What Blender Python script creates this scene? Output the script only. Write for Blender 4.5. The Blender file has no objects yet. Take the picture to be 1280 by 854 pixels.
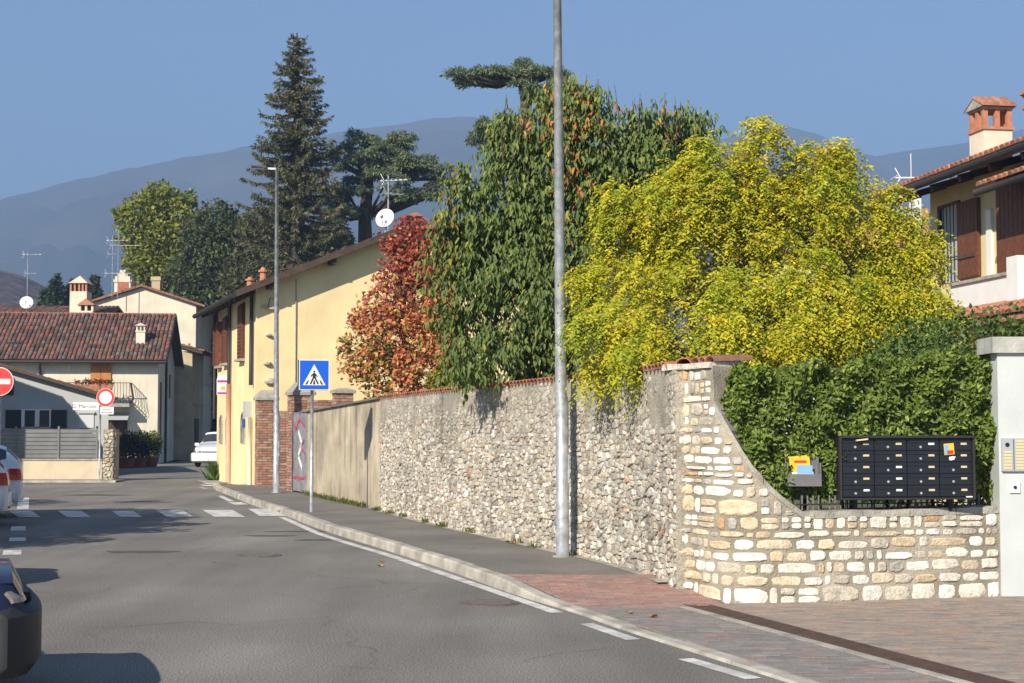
import bpy, math, random
import numpy as np
from mathutils import Vector, Matrix

# ------------------------------------------------------------------ camera, sky, sun, exposure
R = math.radians
scene = bpy.context.scene
F, CX, CY, HZ, EYE = 1900.0, 640.0, 427.0, 535.0, 1.7
PITCH = math.atan((HZ - CY) / F)
cam_d = bpy.data.cameras.new('camera'); cam = bpy.data.objects.new('camera', cam_d)
scene.collection.objects.link(cam); scene.camera = cam
cam.location = (0, 0, EYE); cam.rotation_euler = (R(90) + PITCH, 0, 0)
cam_d.sensor_width = 36; cam_d.lens = F / 1280 * 36; cam_d.clip_end = 20000; cam_d.clip_start = .1

SUN_EL = 32.0
LX, LY = .5, .866                       # the way the light travels over the ground
world = bpy.data.worlds.new('World'); scene.world = world; world.use_nodes = True
wn = world.node_tree; bg = wn.nodes['Background']
sky = wn.nodes.new('ShaderNodeTexSky'); sky.sky_type = 'NISHITA'; sky.sun_disc = False
sky.sun_elevation = R(SUN_EL); sky.sun_rotation = math.atan2(-LX, -LY)
sky.air_density = 1.0; sky.dust_density = 0.3; sky.ozone_density = 5.0; sky.altitude = 150
wn.links.new(sky.outputs[0], bg.inputs[0]); bg.inputs[1].default_value = 0.082
sun_d = bpy.data.lights.new('sun', 'SUN'); sun = bpy.data.objects.new('sun', sun_d)
scene.collection.objects.link(sun); sun_d.energy = 5.0; sun_d.angle = R(.55); sun_d.color = (1, .91, .77)
ce = math.cos(R(SUN_EL))
sun.rotation_euler = Vector((LX * ce, LY * ce, -math.sin(R(SUN_EL)))).to_track_quat('-Z', 'Y').to_euler()
sun.location = (-20, -20, 30)
scene.view_settings.view_transform = 'Standard'; scene.view_settings.look = 'None'
scene.view_settings.gamma = 1; scene.view_settings.use_curve_mapping = False
scene.view_settings.exposure = 0.78
scene.render.engine = 'CYCLES'
scene.cycles.max_bounces = 6; scene.cycles.diffuse_bounces = 3; scene.cycles.transparent_max_bounces = 8
scene.cycles.volume_bounces = 0
scene.cycles.use_denoising = True

# ------------------------------------------------------------------ helpers
COL = scene.collection
def ray(px, py):
    u, v = (px - CX) / F, (CY - py) / F
    c, s = math.cos(PITCH), math.sin(PITCH)
    return Vector((u, c - v * s, s + v * c))
def at(px, py, Y):
    d = ray(px, py); return Vector((0, 0, EYE)) + d * (Y / d.y)
def G(px, py, z=0.0):
    d = ray(px, py); return Vector((0, 0, EYE)) + d * ((z - EYE) / d.z)

def tag(o, label=None, cat=None, group=None, kind=None):
    if label: o['label'] = label
    if cat: o['category'] = cat
    if group: o['group'] = group
    if kind: o['kind'] = kind
    return o
ORG = {}
def thing(name, label, cat, loc=(0, 0, 0), rotz=0, group=None):
    o = bpy.data.objects.new(name, None); COL.objects.link(o); o.empty_display_size = .2
    o.location = loc; o.rotation_euler = (0, 0, rotz); ORG[o.name] = Vector(loc)
    return tag(o, label, cat, group)
def link_mesh(name, me, m, parent=None, smooth=False):
    o = bpy.data.objects.new(name, me); COL.objects.link(o)
    if m is not None and not me.materials: me.materials.append(m)
    if smooth: me.polygons.foreach_set('use_smooth', np.ones(len(me.polygons), bool))
    if parent is not None:
        o.parent = parent; ORG[o.name] = ORG.get(parent.name, Vector((0, 0, 0)))
    else: ORG[o.name] = Vector((0, 0, 0))
    return o
def set_col(me, cols):
    a = me.color_attributes.new('Col', 'FLOAT_COLOR', 'POINT')
    c = np.ones((len(me.vertices), 4), np.float32); c[:, :3] = cols
    a.data.foreach_set('color', c.ravel())

class MB:
    def __init__(s): s.v = []; s.f = []; s.c = []
    def add(s, vs, fs, col=None):
        b = len(s.v); s.v += [tuple(v) for v in vs]; s.f += [tuple(i + b for i in f) for f in fs]
        s.c += [col or (1, 1, 1)] * len(vs); return s
    def box(s, x0, x1, y0, y1, z0, z1, col=None):
        vs = [(x, y, z) for z in (z0, z1) for (x, y) in ((x0, y0), (x1, y0), (x1, y1), (x0, y1))]
        return s.add(vs, [(3, 2, 1, 0), (4, 5, 6, 7), (0, 1, 5, 4), (1, 2, 6, 5), (2, 3, 7, 6), (3, 0, 4, 7)], col)
    def obox(s, c, ax, hs, col=None):
        c = Vector(c); a = [Vector(ax[i]).normalized() * hs[i] for i in range(3)]
        vs = [c + a[0] * i + a[1] * j + a[2] * k for k in (-1, 1) for (i, j) in ((-1, -1), (1, -1), (1, 1), (-1, 1))]
        return s.add(vs, [(3, 2, 1, 0), (4, 5, 6, 7), (0, 1, 5, 4), (1, 2, 6, 5), (2, 3, 7, 6), (3, 0, 4, 7)], col)
    def bar(s, a, b, w, h=None, up=(0, 0, 1)):
        a, b = Vector(a), Vector(b); d = b - a; h = h or w
        t = d.normalized(); u = Vector(up)
        if abs(t.dot(u)) > .99: u = Vector((1, 0, 0))
        x = t.cross(u).normalized(); z = x.cross(t)
        return s.obox((a + b) / 2, (t, x, z), (d.length / 2, w / 2, h / 2))
    def prism(s, poly, d, col=None):
        """poly: planar list of 3D points, d: extrusion vector"""
        n = len(poly); d = Vector(d); vs = [Vector(p) for p in poly]; vs += [p + d for p in vs]
        fs = [tuple(range(n))[::-1], tuple(range(n, 2 * n))] + [(i, (i + 1) % n, n + (i + 1) % n, n + i) for i in range(n)]
        return s.add(vs, fs, col)
    def tube(s, pts, rad, n=8, col=None, cap=True):
        pts = [Vector(p) for p in pts]; b = len(s.v); vs = []; k = len(pts)
        if not hasattr(rad, '__len__'): rad = [rad] * k
        ref = None
        for i, p in enumerate(pts):
            t = (pts[min(i + 1, k - 1)] - pts[max(i - 1, 0)]).normalized()
            if ref is None or abs(ref.dot(t)) > .95: ref = Vector((1, 0, 0)) if abs(t.x) < .8 else Vector((0, 1, 0))
            x = t.cross(ref).normalized(); y = t.cross(x)
            ref = -y if False else ref
            for j in range(n):
                a = 2 * math.pi * j / n; vs.append(p + (x * math.cos(a) + y * math.sin(a)) * rad[i])
        fs = [(i * n + j, i * n + (j + 1) % n, (i + 1) * n + (j + 1) % n, (i + 1) * n + j) for i in range(k - 1) for j in range(n)]
        if cap: fs += [tuple(range(n)), tuple(range((k - 1) * n, k * n))[::-1]]
        return s.add(vs, fs, col)
    def disc(s, c, nrm, r, th=.004, n=32, r0=0):
        c = Vector(c); nn = Vector(nrm).normalized(); u = Vector((0, 0, 1)) if abs(nn.z) < .9 else Vector((1, 0, 0))
        x = u.cross(nn).normalized(); y = nn.cross(x)
        P = lambda rr, d: [c + nn * d + (x * math.cos(2 * math.pi * i / n) + y * math.sin(2 * math.pi * i / n)) * rr for i in range(n)]
        if r0 == 0: return s.prism(P(r, 0), nn * th)
        vs = P(r0, th) + P(r, th) + P(r, 0) + P(r0, 0); fs = []
        for i in range(n):
            j = (i + 1) % n
            fs += [(i, n + i, n + j, j), (n + i, 2 * n + i, 2 * n + j, n + j), (3 * n + i, i, j, 3 * n + j)]
        return s.add(vs, fs)
    def build(s, name, m, parent=None, smooth=False, world=False, col=False):
        me = bpy.data.meshes.new(name)
        v = s.v
        if world and parent is not None:
            o = ORG.get(parent.name, Vector((0, 0, 0))); v = [(p[0] - o.x, p[1] - o.y, p[2] - o.z) for p in v]
        me.from_pydata(v, [], s.f); me.update()
        if col: set_col(me, np.array(s.c, np.float32))
        return link_mesh(name, me, m, parent, smooth)

def fast_mesh(name, V, Q, m, parent=None, C=None, smooth=False):
    """V (n,3), Q (k,3 or 4) index array"""
    me = bpy.data.meshes.new(name); V = np.asarray(V, np.float32); Q = np.asarray(Q, np.int32); k = Q.shape[1]
    me.vertices.add(len(V)); me.vertices.foreach_set('co', V.ravel())
    me.loops.add(Q.size); me.loops.foreach_set('vertex_index', Q.ravel())
    me.polygons.add(len(Q)); me.polygons.foreach_set('loop_start', np.arange(0, Q.size, k, dtype=np.int32))
    me.polygons.foreach_set('loop_total', np.full(len(Q), k, np.int32))
    me.update(calc_edges=True); me.validate()
    if C is not None: set_col(me, C)
    return link_mesh(name, me, m, parent, smooth)

# ------------------------------------------------------------------ materials
MAT = {}
def mat(name, col, rough=.8, var=0, vscale=3.0, bump=0, bscale=40.0, attr=False, metal=0, spec=.4, col2=None, streak=0,
        spk=0, trans=0, dirt=None, emit=None, coat=0):
    m = bpy.data.materials.new(name); m.use_nodes = True; nt = m.node_tree; N, L = nt.nodes, nt.links
    p = N['Principled BSDF']; p.inputs['Roughness'].default_value = rough; p.inputs['Metallic'].default_value = metal
    p.inputs['Specular IOR Level'].default_value = spec
    if coat: p.inputs['Coat Weight'].default_value = coat; p.inputs['Coat Roughness'].default_value = .05
    geo = N.new('ShaderNodeNewGeometry')
    def rgb(c):
        n = N.new('ShaderNodeRGB'); n.outputs[0].default_value = (*c, 1); return n.outputs[0]
    def mix(t, a, b, f):
        n = N.new('ShaderNodeMix'); n.data_type = 'RGBA'; n.blend_type = t
        L.new(a, n.inputs[6]); L.new(b, n.inputs[7])
        if isinstance(f, (int, float)): n.inputs[0].default_value = f
        else: L.new(f, n.inputs[0])
        return n.outputs[2]
    def noise(sc, det=4, vec=None, lo=.3, hi=.7):
        n = N.new('ShaderNodeTexNoise'); n.inputs['Scale'].default_value = sc; n.inputs['Detail'].default_value = det
        L.new(vec or geo.outputs['Position'], n.inputs['Vector'])
        r = N.new('ShaderNodeMapRange'); r.inputs[1].default_value = lo; r.inputs[2].default_value = hi
        L.new(n.outputs[0], r.inputs[0]); return r.outputs[0]
    def scaled(sx, sy, sz):
        n = N.new('ShaderNodeVectorMath'); n.operation = 'MULTIPLY'; L.new(geo.outputs['Position'], n.inputs[0])
        n.inputs[1].default_value = (sx, sy, sz); return n.outputs[0]
    c = rgb(col)
    if attr:
        a = N.new('ShaderNodeAttribute'); a.attribute_name = 'Col'; c = mix('MULTIPLY', c, a.outputs[0], 1.0)
    if col2 is not None: c = mix('MIX', c, rgb(col2), noise(vscale * .6, 5, None, .42, .62))
    if var:
        k = noise(vscale, 6); n = N.new('ShaderNodeMapRange'); n.inputs[3].default_value = 1 - var; n.inputs[4].default_value = 1 + var
        L.new(k, n.inputs[0]); cc = N.new('ShaderNodeCombineColor')
        for i in range(3): L.new(n.outputs[0], cc.inputs[i])
        c = mix('MULTIPLY', c, cc.outputs[0], 1.0)
    if spk:
        k = noise(bscale * 1.7, 2, None, .35, .65); n = N.new('ShaderNodeMapRange'); n.inputs[3].default_value = 1 - spk; n.inputs[4].default_value = 1 + spk
        L.new(k, n.inputs[0]); cc = N.new('ShaderNodeCombineColor')
        for i in range(3): L.new(n.outputs[0], cc.inputs[i])
        c = mix('MULTIPLY', c, cc.outputs[0], 1.0)
    if streak:
        k = noise(1.0, 5, scaled(5, 5, .35), .48, .75); k2 = noise(.7, 3, None, .4, .65)
        mm = N.new('ShaderNodeMath'); mm.operation = 'MULTIPLY'; L.new(k, mm.inputs[0]); L.new(k2, mm.inputs[1])
        ms = N.new('ShaderNodeMath'); ms.operation = 'MULTIPLY'; L.new(mm.outputs[0], ms.inputs[0]); ms.inputs[1].default_value = streak
        c = mix('MIX', c, rgb(dirt or (.10, .09, .075)), ms.outputs[0])
    L.new(c, p.inputs['Base Color'])
    if bump:
        k = noise(bscale, 5, None, 0, 1); b = N.new('ShaderNodeBump'); b.inputs['Strength'].default_value = bump
        b.inputs['Distance'].default_value = .02; L.new(k, b.inputs['Height']); L.new(b.outputs[0], p.inputs['Normal'])
    if trans:
        t = N.new('ShaderNodeBsdfTranslucent'); L.new(c, t.inputs[0]); x = N.new('ShaderNodeMixShader'); x.inputs[0].default_value = trans
        L.new(p.outputs[0], x.inputs[1]); L.new(t.outputs[0], x.inputs[2]); L.new(x.outputs[0], N['Material Output'].inputs[0])
    MAT[name] = m
    return m

def asphalt(name, col, crack=.4):
    m = mat(name, col, .9, .18, .35, .5, 42, spk=.5, spec=.25); nt = m.node_tree; N, L = nt.nodes, nt.links
    p = N['Principled BSDF']; src = p.inputs['Base Color'].links[0].from_socket
    geo = N.new('ShaderNodeNewGeometry')
    nz = N.new('ShaderNodeTexNoise'); nz.inputs['Scale'].default_value = 1.3; nz.inputs['Detail'].default_value = 6
    L.new(geo.outputs['Position'], nz.inputs['Vector'])
    va = N.new('ShaderNodeVectorMath'); va.operation = 'MULTIPLY_ADD'; L.new(nz.outputs['Color'], va.inputs[0]); va.inputs[1].default_value = (.9, .9, 0)
    L.new(geo.outputs['Position'], va.inputs[2])
    vo = N.new('ShaderNodeTexVoronoi'); vo.feature = 'DISTANCE_TO_EDGE'; vo.inputs['Scale'].default_value = .28; L.new(va.outputs[0], vo.inputs['Vector'])
    mr = N.new('ShaderNodeMapRange'); mr.inputs[1].default_value = 0; mr.inputs[2].default_value = .006; mr.inputs[3].default_value = crack; mr.inputs[4].default_value = 0
    L.new(vo.outputs['Distance'], mr.inputs[0])
    n2 = N.new('ShaderNodeTexNoise'); n2.inputs['Scale'].default_value = .4; L.new(geo.outputs['Position'], n2.inputs['Vector'])
    r2 = N.new('ShaderNodeMapRange'); r2.inputs[1].default_value = .42; r2.inputs[2].default_value = .6; L.new(n2.outputs[0], r2.inputs[0])
    mu = N.new('ShaderNodeMath'); mu.operation = 'MULTIPLY'; L.new(mr.outputs[0], mu.inputs[0]); L.new(r2.outputs[0], mu.inputs[1])
    mx = N.new('ShaderNodeMix'); mx.data_type = 'RGBA'; L.new(mu.outputs[0], mx.inputs[0]); L.new(src, mx.inputs[6]); mx.inputs[7].default_value = (.03, .03, .03, 1)
    # long wheel-worn bands and stains
    vs = N.new('ShaderNodeVectorMath'); vs.operation = 'MULTIPLY'; L.new(geo.outputs['Position'], vs.inputs[0]); vs.inputs[1].default_value = (.9, .12, 1)
    n3 = N.new('ShaderNodeTexNoise'); n3.inputs['Scale'].default_value = 1.2; n3.inputs['Detail'].default_value = 5; L.new(vs.outputs[0], n3.inputs['Vector'])
    r3 = N.new('ShaderNodeMapRange'); r3.inputs[1].default_value = .35; r3.inputs[2].default_value = .7; r3.inputs[3].default_value = .82; r3.inputs[4].default_value = 1.15; L.new(n3.outputs[0], r3.inputs[0])
    cc = N.new('ShaderNodeCombineColor')
    for i in range(3): L.new(r3.outputs[0], cc.inputs[i])
    my = N.new('ShaderNodeMix'); my.data_type = 'RGBA'; my.blend_type = 'MULTIPLY'; my.inputs[0].default_value = 1
    L.new(mx.outputs[2], my.inputs[6]); L.new(cc.outputs[0], my.inputs[7]); L.new(my.outputs[2], p.inputs['Base Color'])
    return m

M_asph = asphalt('road_asphalt', (.190, .176, .156))
M_pave = mat('pavement_asphalt', (.175, .162, .146), .92, .2, .8, .5, 45, spk=.4, spec=.2)
M_paint = mat('road_paint', (.62, .61, .57), .75, .18, 6, .1, 60, spk=.1, col2=(.40, .39, .36))
M_kerb = mat('kerb_concrete', (.42, .39, .33), .9, .2, 4, .25, 50, spk=.12, col2=(.28, .26, .22))
M_ground = mat('garden_soil', (.11, .10, .05), .95, .3, .5, .3, 8, col2=(.07, .09, .03))
M_paver = mat('paver', (1, 1, 1), .9, .12, 9, .2, 90, attr=True, spk=.1, spec=.25)
M_joint = mat('paver_joint', (.17, .155, .135), .95, .2, 6)
M_mortar = mat('wall_mortar', (.38, .335, .26), .95, .18, 3, .6, 45, spk=.15, col2=(.25, .22, .165))
M_rubble_core = mat('rubble_core', (.34, .31, .25), .95, .3, 3, .8, 30, spk=.25, streak=.7, dirt=(.07, .065, .055))
M_stone = mat('limestone', (1, 1, 1), .88, .22, 11, .7, 38, attr=True, spk=.14, spec=.25)
M_oldstone = mat('old_rubble_stone', (1, 1, 1), .92, .3, 9, .8, 32, attr=True, spk=.25, spec=.2, streak=.9, dirt=(.075, .07, .06))
M_slab = mat('slab_concrete', (.34, .32, .27), .92, .25, 6, .5, 40, spk=.15, streak=.5)
M_tile = mat('clay_tile', (1, 1, 1), .85, .25, 8, .3, 50, attr=True, spk=.15, spec=.2)
M_concrete = mat('stained_render', (.47, .40, .29), .93, .24, 1.6, .4, 22, spk=.12, streak=1.0, dirt=(.12, .10, .075), col2=(.33, .285, .21))
M_brick = mat('old_brick', (1, 1, 1), .92, .22, 9, .4, 60, attr=True, spk=.15, spec=.2)
M_brickmortar = mat('brick_mortar', (.30, .26, .21), .95, .2, 8, .3, 50)
M_yellow = mat('yellow_render', (.80, .645, .35), .92, .12, .9, .2, 25, spk=.04, streak=.45, dirt=(.55, .42, .22))
M_cream = mat('cream_render', (.66, .60, .47), .92, .10, 1.2, .15, 25, spk=.04, streak=.4, dirt=(.34, .28, .19))
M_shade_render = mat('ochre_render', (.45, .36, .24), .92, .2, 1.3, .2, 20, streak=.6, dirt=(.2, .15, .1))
M_greyhouse = mat('grey_render', (.40, .41, .40), .9, .06, 1.5, .1, 30)
M_white = mat('white_paint', (.72, .71, .68), .6, .05, 3)
M_pillar = mat('pale_pillar_render', (.50, .53, .52), .85, .05, 3, .12, 80, spk=.03, streak=.1)
M_galv = mat('galvanised_steel', (.33, .355, .375), .5, .3, 9, .05, 60, metal=.4, spk=.15, col2=(.42, .44, .455))
M_dark = mat('dark_painted_metal', (.026, .023, .023), .6, .1, 8)
M_black = mat('black_enamel', (.012, .014, .02), .38, .1, 8, spec=.5)
M_slat = mat('grey_slat', (.16, .16, .155), .6, .12, 3)
M_wood = mat('brown_shutter_wood', (.13, .045, .022), .6, .25, 10, .2, 30)
M_woodo = mat('orange_shutter_wood', (.48, .20, .055), .6, .15, 8, .1, 30)
M_eave = mat('dark_eave_wood', (.07, .045, .032), .75, .2, 5)
M_glass = mat('window_glass', (.03, .035, .04), .08, spec=.8)
M_terra = mat('terracotta', (.44, .19, .11), .85, .2, 8, .2, 50)
M_trunk = mat('bark', (.10, .075, .052), .95, .3, 8, .8, 25)
M_conbark = mat('conifer_bark', (.055, .040, .030), .95, .3, 5, .8, 15)
M_leaf = mat('leaf', (1, 1, 1), .55, trans=.36, attr=True, spec=.35)
M_hedge = mat('hedge_leaf', (1, 1, 1), .5, trans=.2, attr=True, spec=.35)
M_needle = mat('needle', (2.3, 2.3, 2.2), .75, trans=.3, attr=True, spec=.2)
M_red = mat('sign_red', (.68, .035, .03), .5)
M_signwhite = mat('sign_white', (.75, .75, .74), .5)
M_blue = mat('sign_blue', (.01, .11, .62), .45)
M_signblack = mat('sign_black', (.02, .02, .02), .5)
M_signgrey = mat('sign_grey', (.30, .31, .32), .5)
M_rust = mat('rusty_grate', (.085, .05, .038), .8, .3, 12)
M_tyre = mat('tyre', (.018, .018, .018), .85)
M_rim = mat('rim', (.35, .35, .36), .35, metal=.7)
M_plastic = mat('black_bumper', (.022, .022, .024), .55)
M_carwhite = mat('car_white', (.70, .71, .72), .35, coat=.8)
M_carblue = mat('car_blue', (.004, .007, .028), .4, coat=.4)
M_carsilver = mat('car_silver', (.4, .41, .42), .35, metal=.3, coat=.8)
M_lampred = mat('tail_lamp', (.45, .012, .012), .2, spec=.6)
M_lampclear = mat('head_lamp', (.55, .56, .57), .12, spec=.8)
M_lamporange = mat('indicator_lamp', (.20, .18, .165), .2, spec=.6)
M_pink = mat('pink_pipe', (.62, .33, .25), .8, .1, 5)
M_magenta = mat('magenta_print', (.42, .03, .22), .6)
M_lime = mat('lime_print', (.42, .48, .06), .6)
M_paper = mat('paper_white', (.8, .8, .79), .7)
M_yellowp = mat('paper_yellow', (.85, .48, .03), .7)
M_bluep = mat('paper_blue', (.2, .4, .6), .7)
M_brass = mat('name_card', (.58, .50, .28), .5)
M_steel = mat('brushed_steel', (.55, .56, .56), .4, metal=.5)
M_forest = mat('mountain_forest', (.05, .052, .034), 1, .3, .004, col2=(.075, .062, .04), spec=0)
M_hill = mat('autumn_hill', (.10, .062, .045), 1, .6, .09, col2=(.15, .115, .075), spec=0, spk=.5, bscale=.12)
M_redgraf = mat('red_spray', (.42, .07, .11), .7)
M_meter = mat('meter_grey', (.42, .42, .42), .6)
M_curtain = mat('curtain', (.42, .45, .45), .9)
M_flower = mat('flower_red', (.48, .06, .03), .7)

# ------------------------------------------------------------------ ground, road, pavement
def sheet(name, poly, z, m, parent=None, kind='structure'):
    b = MB(); b.add([(p[0], p[1], z if len(p) < 3 else p[2]) for p in poly], [tuple(range(len(poly)))])
    o = b.build(name, m, parent)
    if kind and parent is None: o['kind'] = kind
    return o
sheet('ground', [(-6000, -250), (6000, -250), (6000, 5600), (-6000, 5600)], -.06, M_ground)

class Path:
    def __init__(s, pts):
        s.p = [Vector((p[0], p[1])) for p in pts]; s.d = [0]
        for a, b in zip(s.p, s.p[1:]): s.d.append(s.d[-1] + (b - a).length)
        s.len = s.d[-1]
    def at(s, t):
        t = max(0, min(s.len - 1e-6, t))
        for i in range(len(s.p) - 1):
            if t <= s.d[i + 1]:
                a, b = s.p[i], s.p[i + 1]; k = (t - s.d[i]) / (s.d[i + 1] - s.d[i]); T = (b - a).normalized()
                return a + (b - a) * k, T
    def normal(s, t, e=.12):
        a, _ = s.at(max(0, t - e)); b, _ = s.at(min(s.len, t + e)); T = (b - a).normalized(); return Vector((T.y, -T.x))
    def pt(s, t, off=0, z=0):
        p, _ = s.at(t); n = s.normal(t); return Vector((p.x + n.x * off, p.y + n.y * off, z))
def smooth_path(pts, it=2):
    p = [Vector((q[0], q[1])) for q in pts]
    for _ in range(it):
        q = [p[0]]
        for a, b in zip(p, p[1:]): q += [a * .75 + b * .25, a * .25 + b * .75]
        p = q + [p[-1]]
    return p
def interp(x, xs, ys): return float(np.interp(x, xs, ys))

def H(y):   # pavement height: raised kerb far off, dropped at the driveway
    k = max(0, min(1, (y - 14.1) / 2.3)); k = k * k * (3 - 2 * k); return .02 + .10 * k

kerb_px = [(262, 610), (295, 623), (316, 632), (354, 643.5), (397, 661), (434, 673), (480, 687), (560, 713), (642, 744), (720, 767), (773, 787), (878, 820), (978, 852)]
kp = [G(x, y) for x, y in kerb_px]
far_turn = Vector((kp[0].x + .15, kp[0].y + 1.2, 0))
d_end = (kp[-1] - kp[-4]).normalized()
kpts = [far_turn] + kp + [kp[-1] + d_end * 8, kp[-1] + d_end * 16]
KERB = Path(smooth_path(kpts, 1))
def kerb_x(y):
    ys = [p.y for p in KERB.p][::-1]; xs = [p.x for p in KERB.p][::-1]; return interp(y, ys, xs)

wall_px = [(475, 638), (560, 659.5), (622, 672), (695, 689), (750, 700), (810, 717), (846, 737)]
wp = []
for x, y in wall_px:
    z = .12
    for _ in range(6): z = H(G(x, y, z).y)
    wp.append(G(x, y, z))
front_px = [(846, 737), (862, 744), (882, 750), (905, 753.5), (940, 755), (1000, 754), (1100, 751), (1180, 748.5), (1251, 746)]
fp = [G(x, y, .02 if i else wp[-1].z) for i, (x, y) in enumerate(front_px)]
TALL = Path(smooth_path(wp, 1)); FRONT = Path(smooth_path(fp, 2))
conc = [G(365, 614.5, .12), G(384, 618, .12), G(475, 638, .12)]
def wall_x(y):
    pts = [Vector((-7.0, 42.5, 0))] + conc[:1] + conc[1:2] + wp + [fp[2]]
    ys = [p.y for p in pts][::-1]; xs = [p.x for p in pts][::-1]; return interp(y, ys, xs)

# road sheet
rd = [(-60, -25)] + [(kp[-1].x + d_end.x * 16, kp[-1].y + d_end.y * 16)]
rd = [(-70, -24), (30, -24), (30, -6)] + [(p.x + .6, p.y) for p in KERB.p[::-1] if p.y < 41] + [(-7.0, 42.9), (-9.2, 49.5), (-9.9, 58), (-9.5, 66), (-7, 78), (-8, 92), (-17.1, 92), (-17.2, 80), (-16.9, 72.1), (-26, 70.5), (-60, 66)]
road = sheet('road', rd, 0.0, M_asph)
def strip(name, pts, w, z, m, parent):
    P = Path(pts); b = MB(); n = max(2, int(P.len / .6)); vs = []
    for i in range(n + 1):
        t = P.len * i / n; vs += [P.pt(t, -w / 2, z), P.pt(t, w / 2, z)]
    b.add(vs, [(2 * i, 2 * i + 1, 2 * i + 3, 2 * i + 2) for i in range(n)]); return b.build(name, m, parent)
off = lambda pts: [G(x, y) for x, y in pts]
strip('edge_line', off([(352, 646.5), (397, 667), (434, 679), (480, 692.5), (560, 719.5), (640, 747), (697, 766.5)]), .13, .004, M_paint, road)
strip('edge_line', off([(733, 780), (791, 800)]), .13, .004, M_paint, road)
strip('edge_line', off([(857, 824), (942, 849)]), .13, .004, M_paint, road)
strip('edge_line', off([(275, 620), (289, 627)]), .14, .004, M_paint, road)
strip('edge_line', off([(293, 628), (302, 631)]), .3, .004, M_paint, road)
for (a, b_) in (((26, 622), (33, 637)), ((17, 658), (29, 664)), ((15, 672), (29, 677)), ((3, 688), (28, 694))):
    p, q = G(*a), G(*b_); c = (p + q) / 2; dd = Vector((-.30, .95, 0)); L_ = abs(p.y - q.y) / 2
    strip('parking_line', [c - dd * max(.25, L_), c + dd * max(.25, L_)], .24, .004, M_paint, road)
for (x0, x1, y0, y1) in ((15, 47, 639, 647), (76, 110, 639, 647), (143, 174, 639, 646.7), (200, 237.5, 638.6, 646.6), (258, 301, 638, 646.5), (315, 354, 636.5, 645.5)):
    sk = (x1 - x0) * .12
    sheet('zebra_stripe', [G(x0 + 2 * sk, y1).xy, G(x1 + sk, y1).xy, G(x1 - 2 * sk, y0).xy, G(x0 - sk, y0).xy], .007, M_paint, road)
for (x0, x1, y0, y1) in ((249, 318, 606.6, 608), (252, 300, 603.8, 605.2), (246, 290, 601.3, 602.4), (248, 261, 609.8, 611.2)):
    sheet('lane_marking', [G(x0 + 6, y1).xy, G(x1, y1).xy, G(x1 - 8, y0).xy, G(x0, y0).xy], .010, M_paint, road)
M_patch = mat('tar_patch', (.085, .078, .07), .9, .25, 5, spk=.2)
M_lid = mat('iron_lid', (.12, .10, .088), .7, .2, 12, .4, 60)
rng = np.random.default_rng(3)
for (x, y, rx, ry) in ((612, 754, .30, .17), (324, 694.5, .38, .2)):
    c = G(x, y); b = MB(); b.disc((c.x, c.y, 0), (0, 0, 1), .3, .006, 28); b.disc((c.x, c.y, .006), (0, 0, 1), .25, .003, 28)
    for i in range(-4, 5): b.box(c.x - .2, c.x + .2, c.y + i * .045 - .008, c.y + i * .045 + .008, .009, .012)
    tag(b.build('manhole_cover', M_lid), 'round brown iron manhole cover beside the white edge line' if x > 500 else 'round iron manhole cover in the open road before the zebra crossing', 'manhole cover')
for (x, y, rx, ry) in ((175, 690, .5, .25), (375, 664.5, .55, .18), (402, 675, .4, .2), (175, 628, .7, .5), (120, 619, .9, .4), (340, 670, .4, .2)):
    c = G(x, y); n = 14; ph = rng.uniform(0, 6, 3)
    sheet('tar_patch', [(c.x + rx * math.cos(a) * (1 + .2 * math.sin(3 * a + ph[0])), c.y + ry * math.sin(a) * (1 + .25 * math.sin(2 * a + ph[1]))) for a in [2 * math.pi * i / n for i in range(n)]], .003, M_patch, road)

# kerbstones
kerb = bpy.data.objects.new('kerb', None); COL.objects.link(kerb); tag(kerb, kind='structure')
s = 0; i = 0
while s < KERB.len - .2:
    e = min(KERB.len, s + 1.0); b = MB(); secs = []; n = 3
    for k in range(n + 1):
        t = s + (e - s - .008) * k / n; p, _ = KERB.at(t); h = H(p.y) + .003 + .002 * ((i * 37) % 5 - 2); w = .15
        q = lambda o, z: KERB.pt(t, -o, z)
        secs += [q(0, -.05), q(.012, h - .02), q(.03, h), q(w, h), q(w, -.05)]
    fs = []
    for k in range(n):
        for j in range(4): fs.append((5 * k + j, 5 * k + j + 1, 5 * k + 5 + j + 1, 5 * k + 5 + j))
    fs += [(0, 1, 2, 3, 4), tuple(5 * n + j for j in (4, 3, 2, 1, 0))]
    b.add(secs, fs); b.build('kerbstone', M_kerb, kerb); s = e; i += 1

# pavement: asphalt behind the kerb, then pavers at the dropped part
ys = np.concatenate([np.linspace(41.5, 17, 60), np.linspace(16.9, 13.9, 16)])
b = MB(); vs = []
for y in ys:
    x0 = kerb_x(y) + .155; x1 = wall_x(y) + .12; vs += [(x0, y, H(y)), (x1, y, H(y))]
b.add(vs, [(2 * i, 2 * i + 1, 2 * i + 3, 2 * i + 2) for i in range(len(ys) - 1)])
pavement = b.build('pavement', M_pave); pavement['kind'] = 'structure'
sheet('pavement_end', [(kerb_x(41.5) + .155, 41.5, .12), (wall_x(41.5) + .12, 41.5, .12), (-7.0, 42.6, .12), (KERB.p[0].x + .1, KERB.p[0].y, .06)], 0, M_pave, pavement)
# weathered footing strip along the wall
strip('footing_strip', [TALL.pt(t, .05) for t in np.linspace(.1, TALL.len - .3, 20)], .16, .124, M_kerb, pavement)

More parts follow.
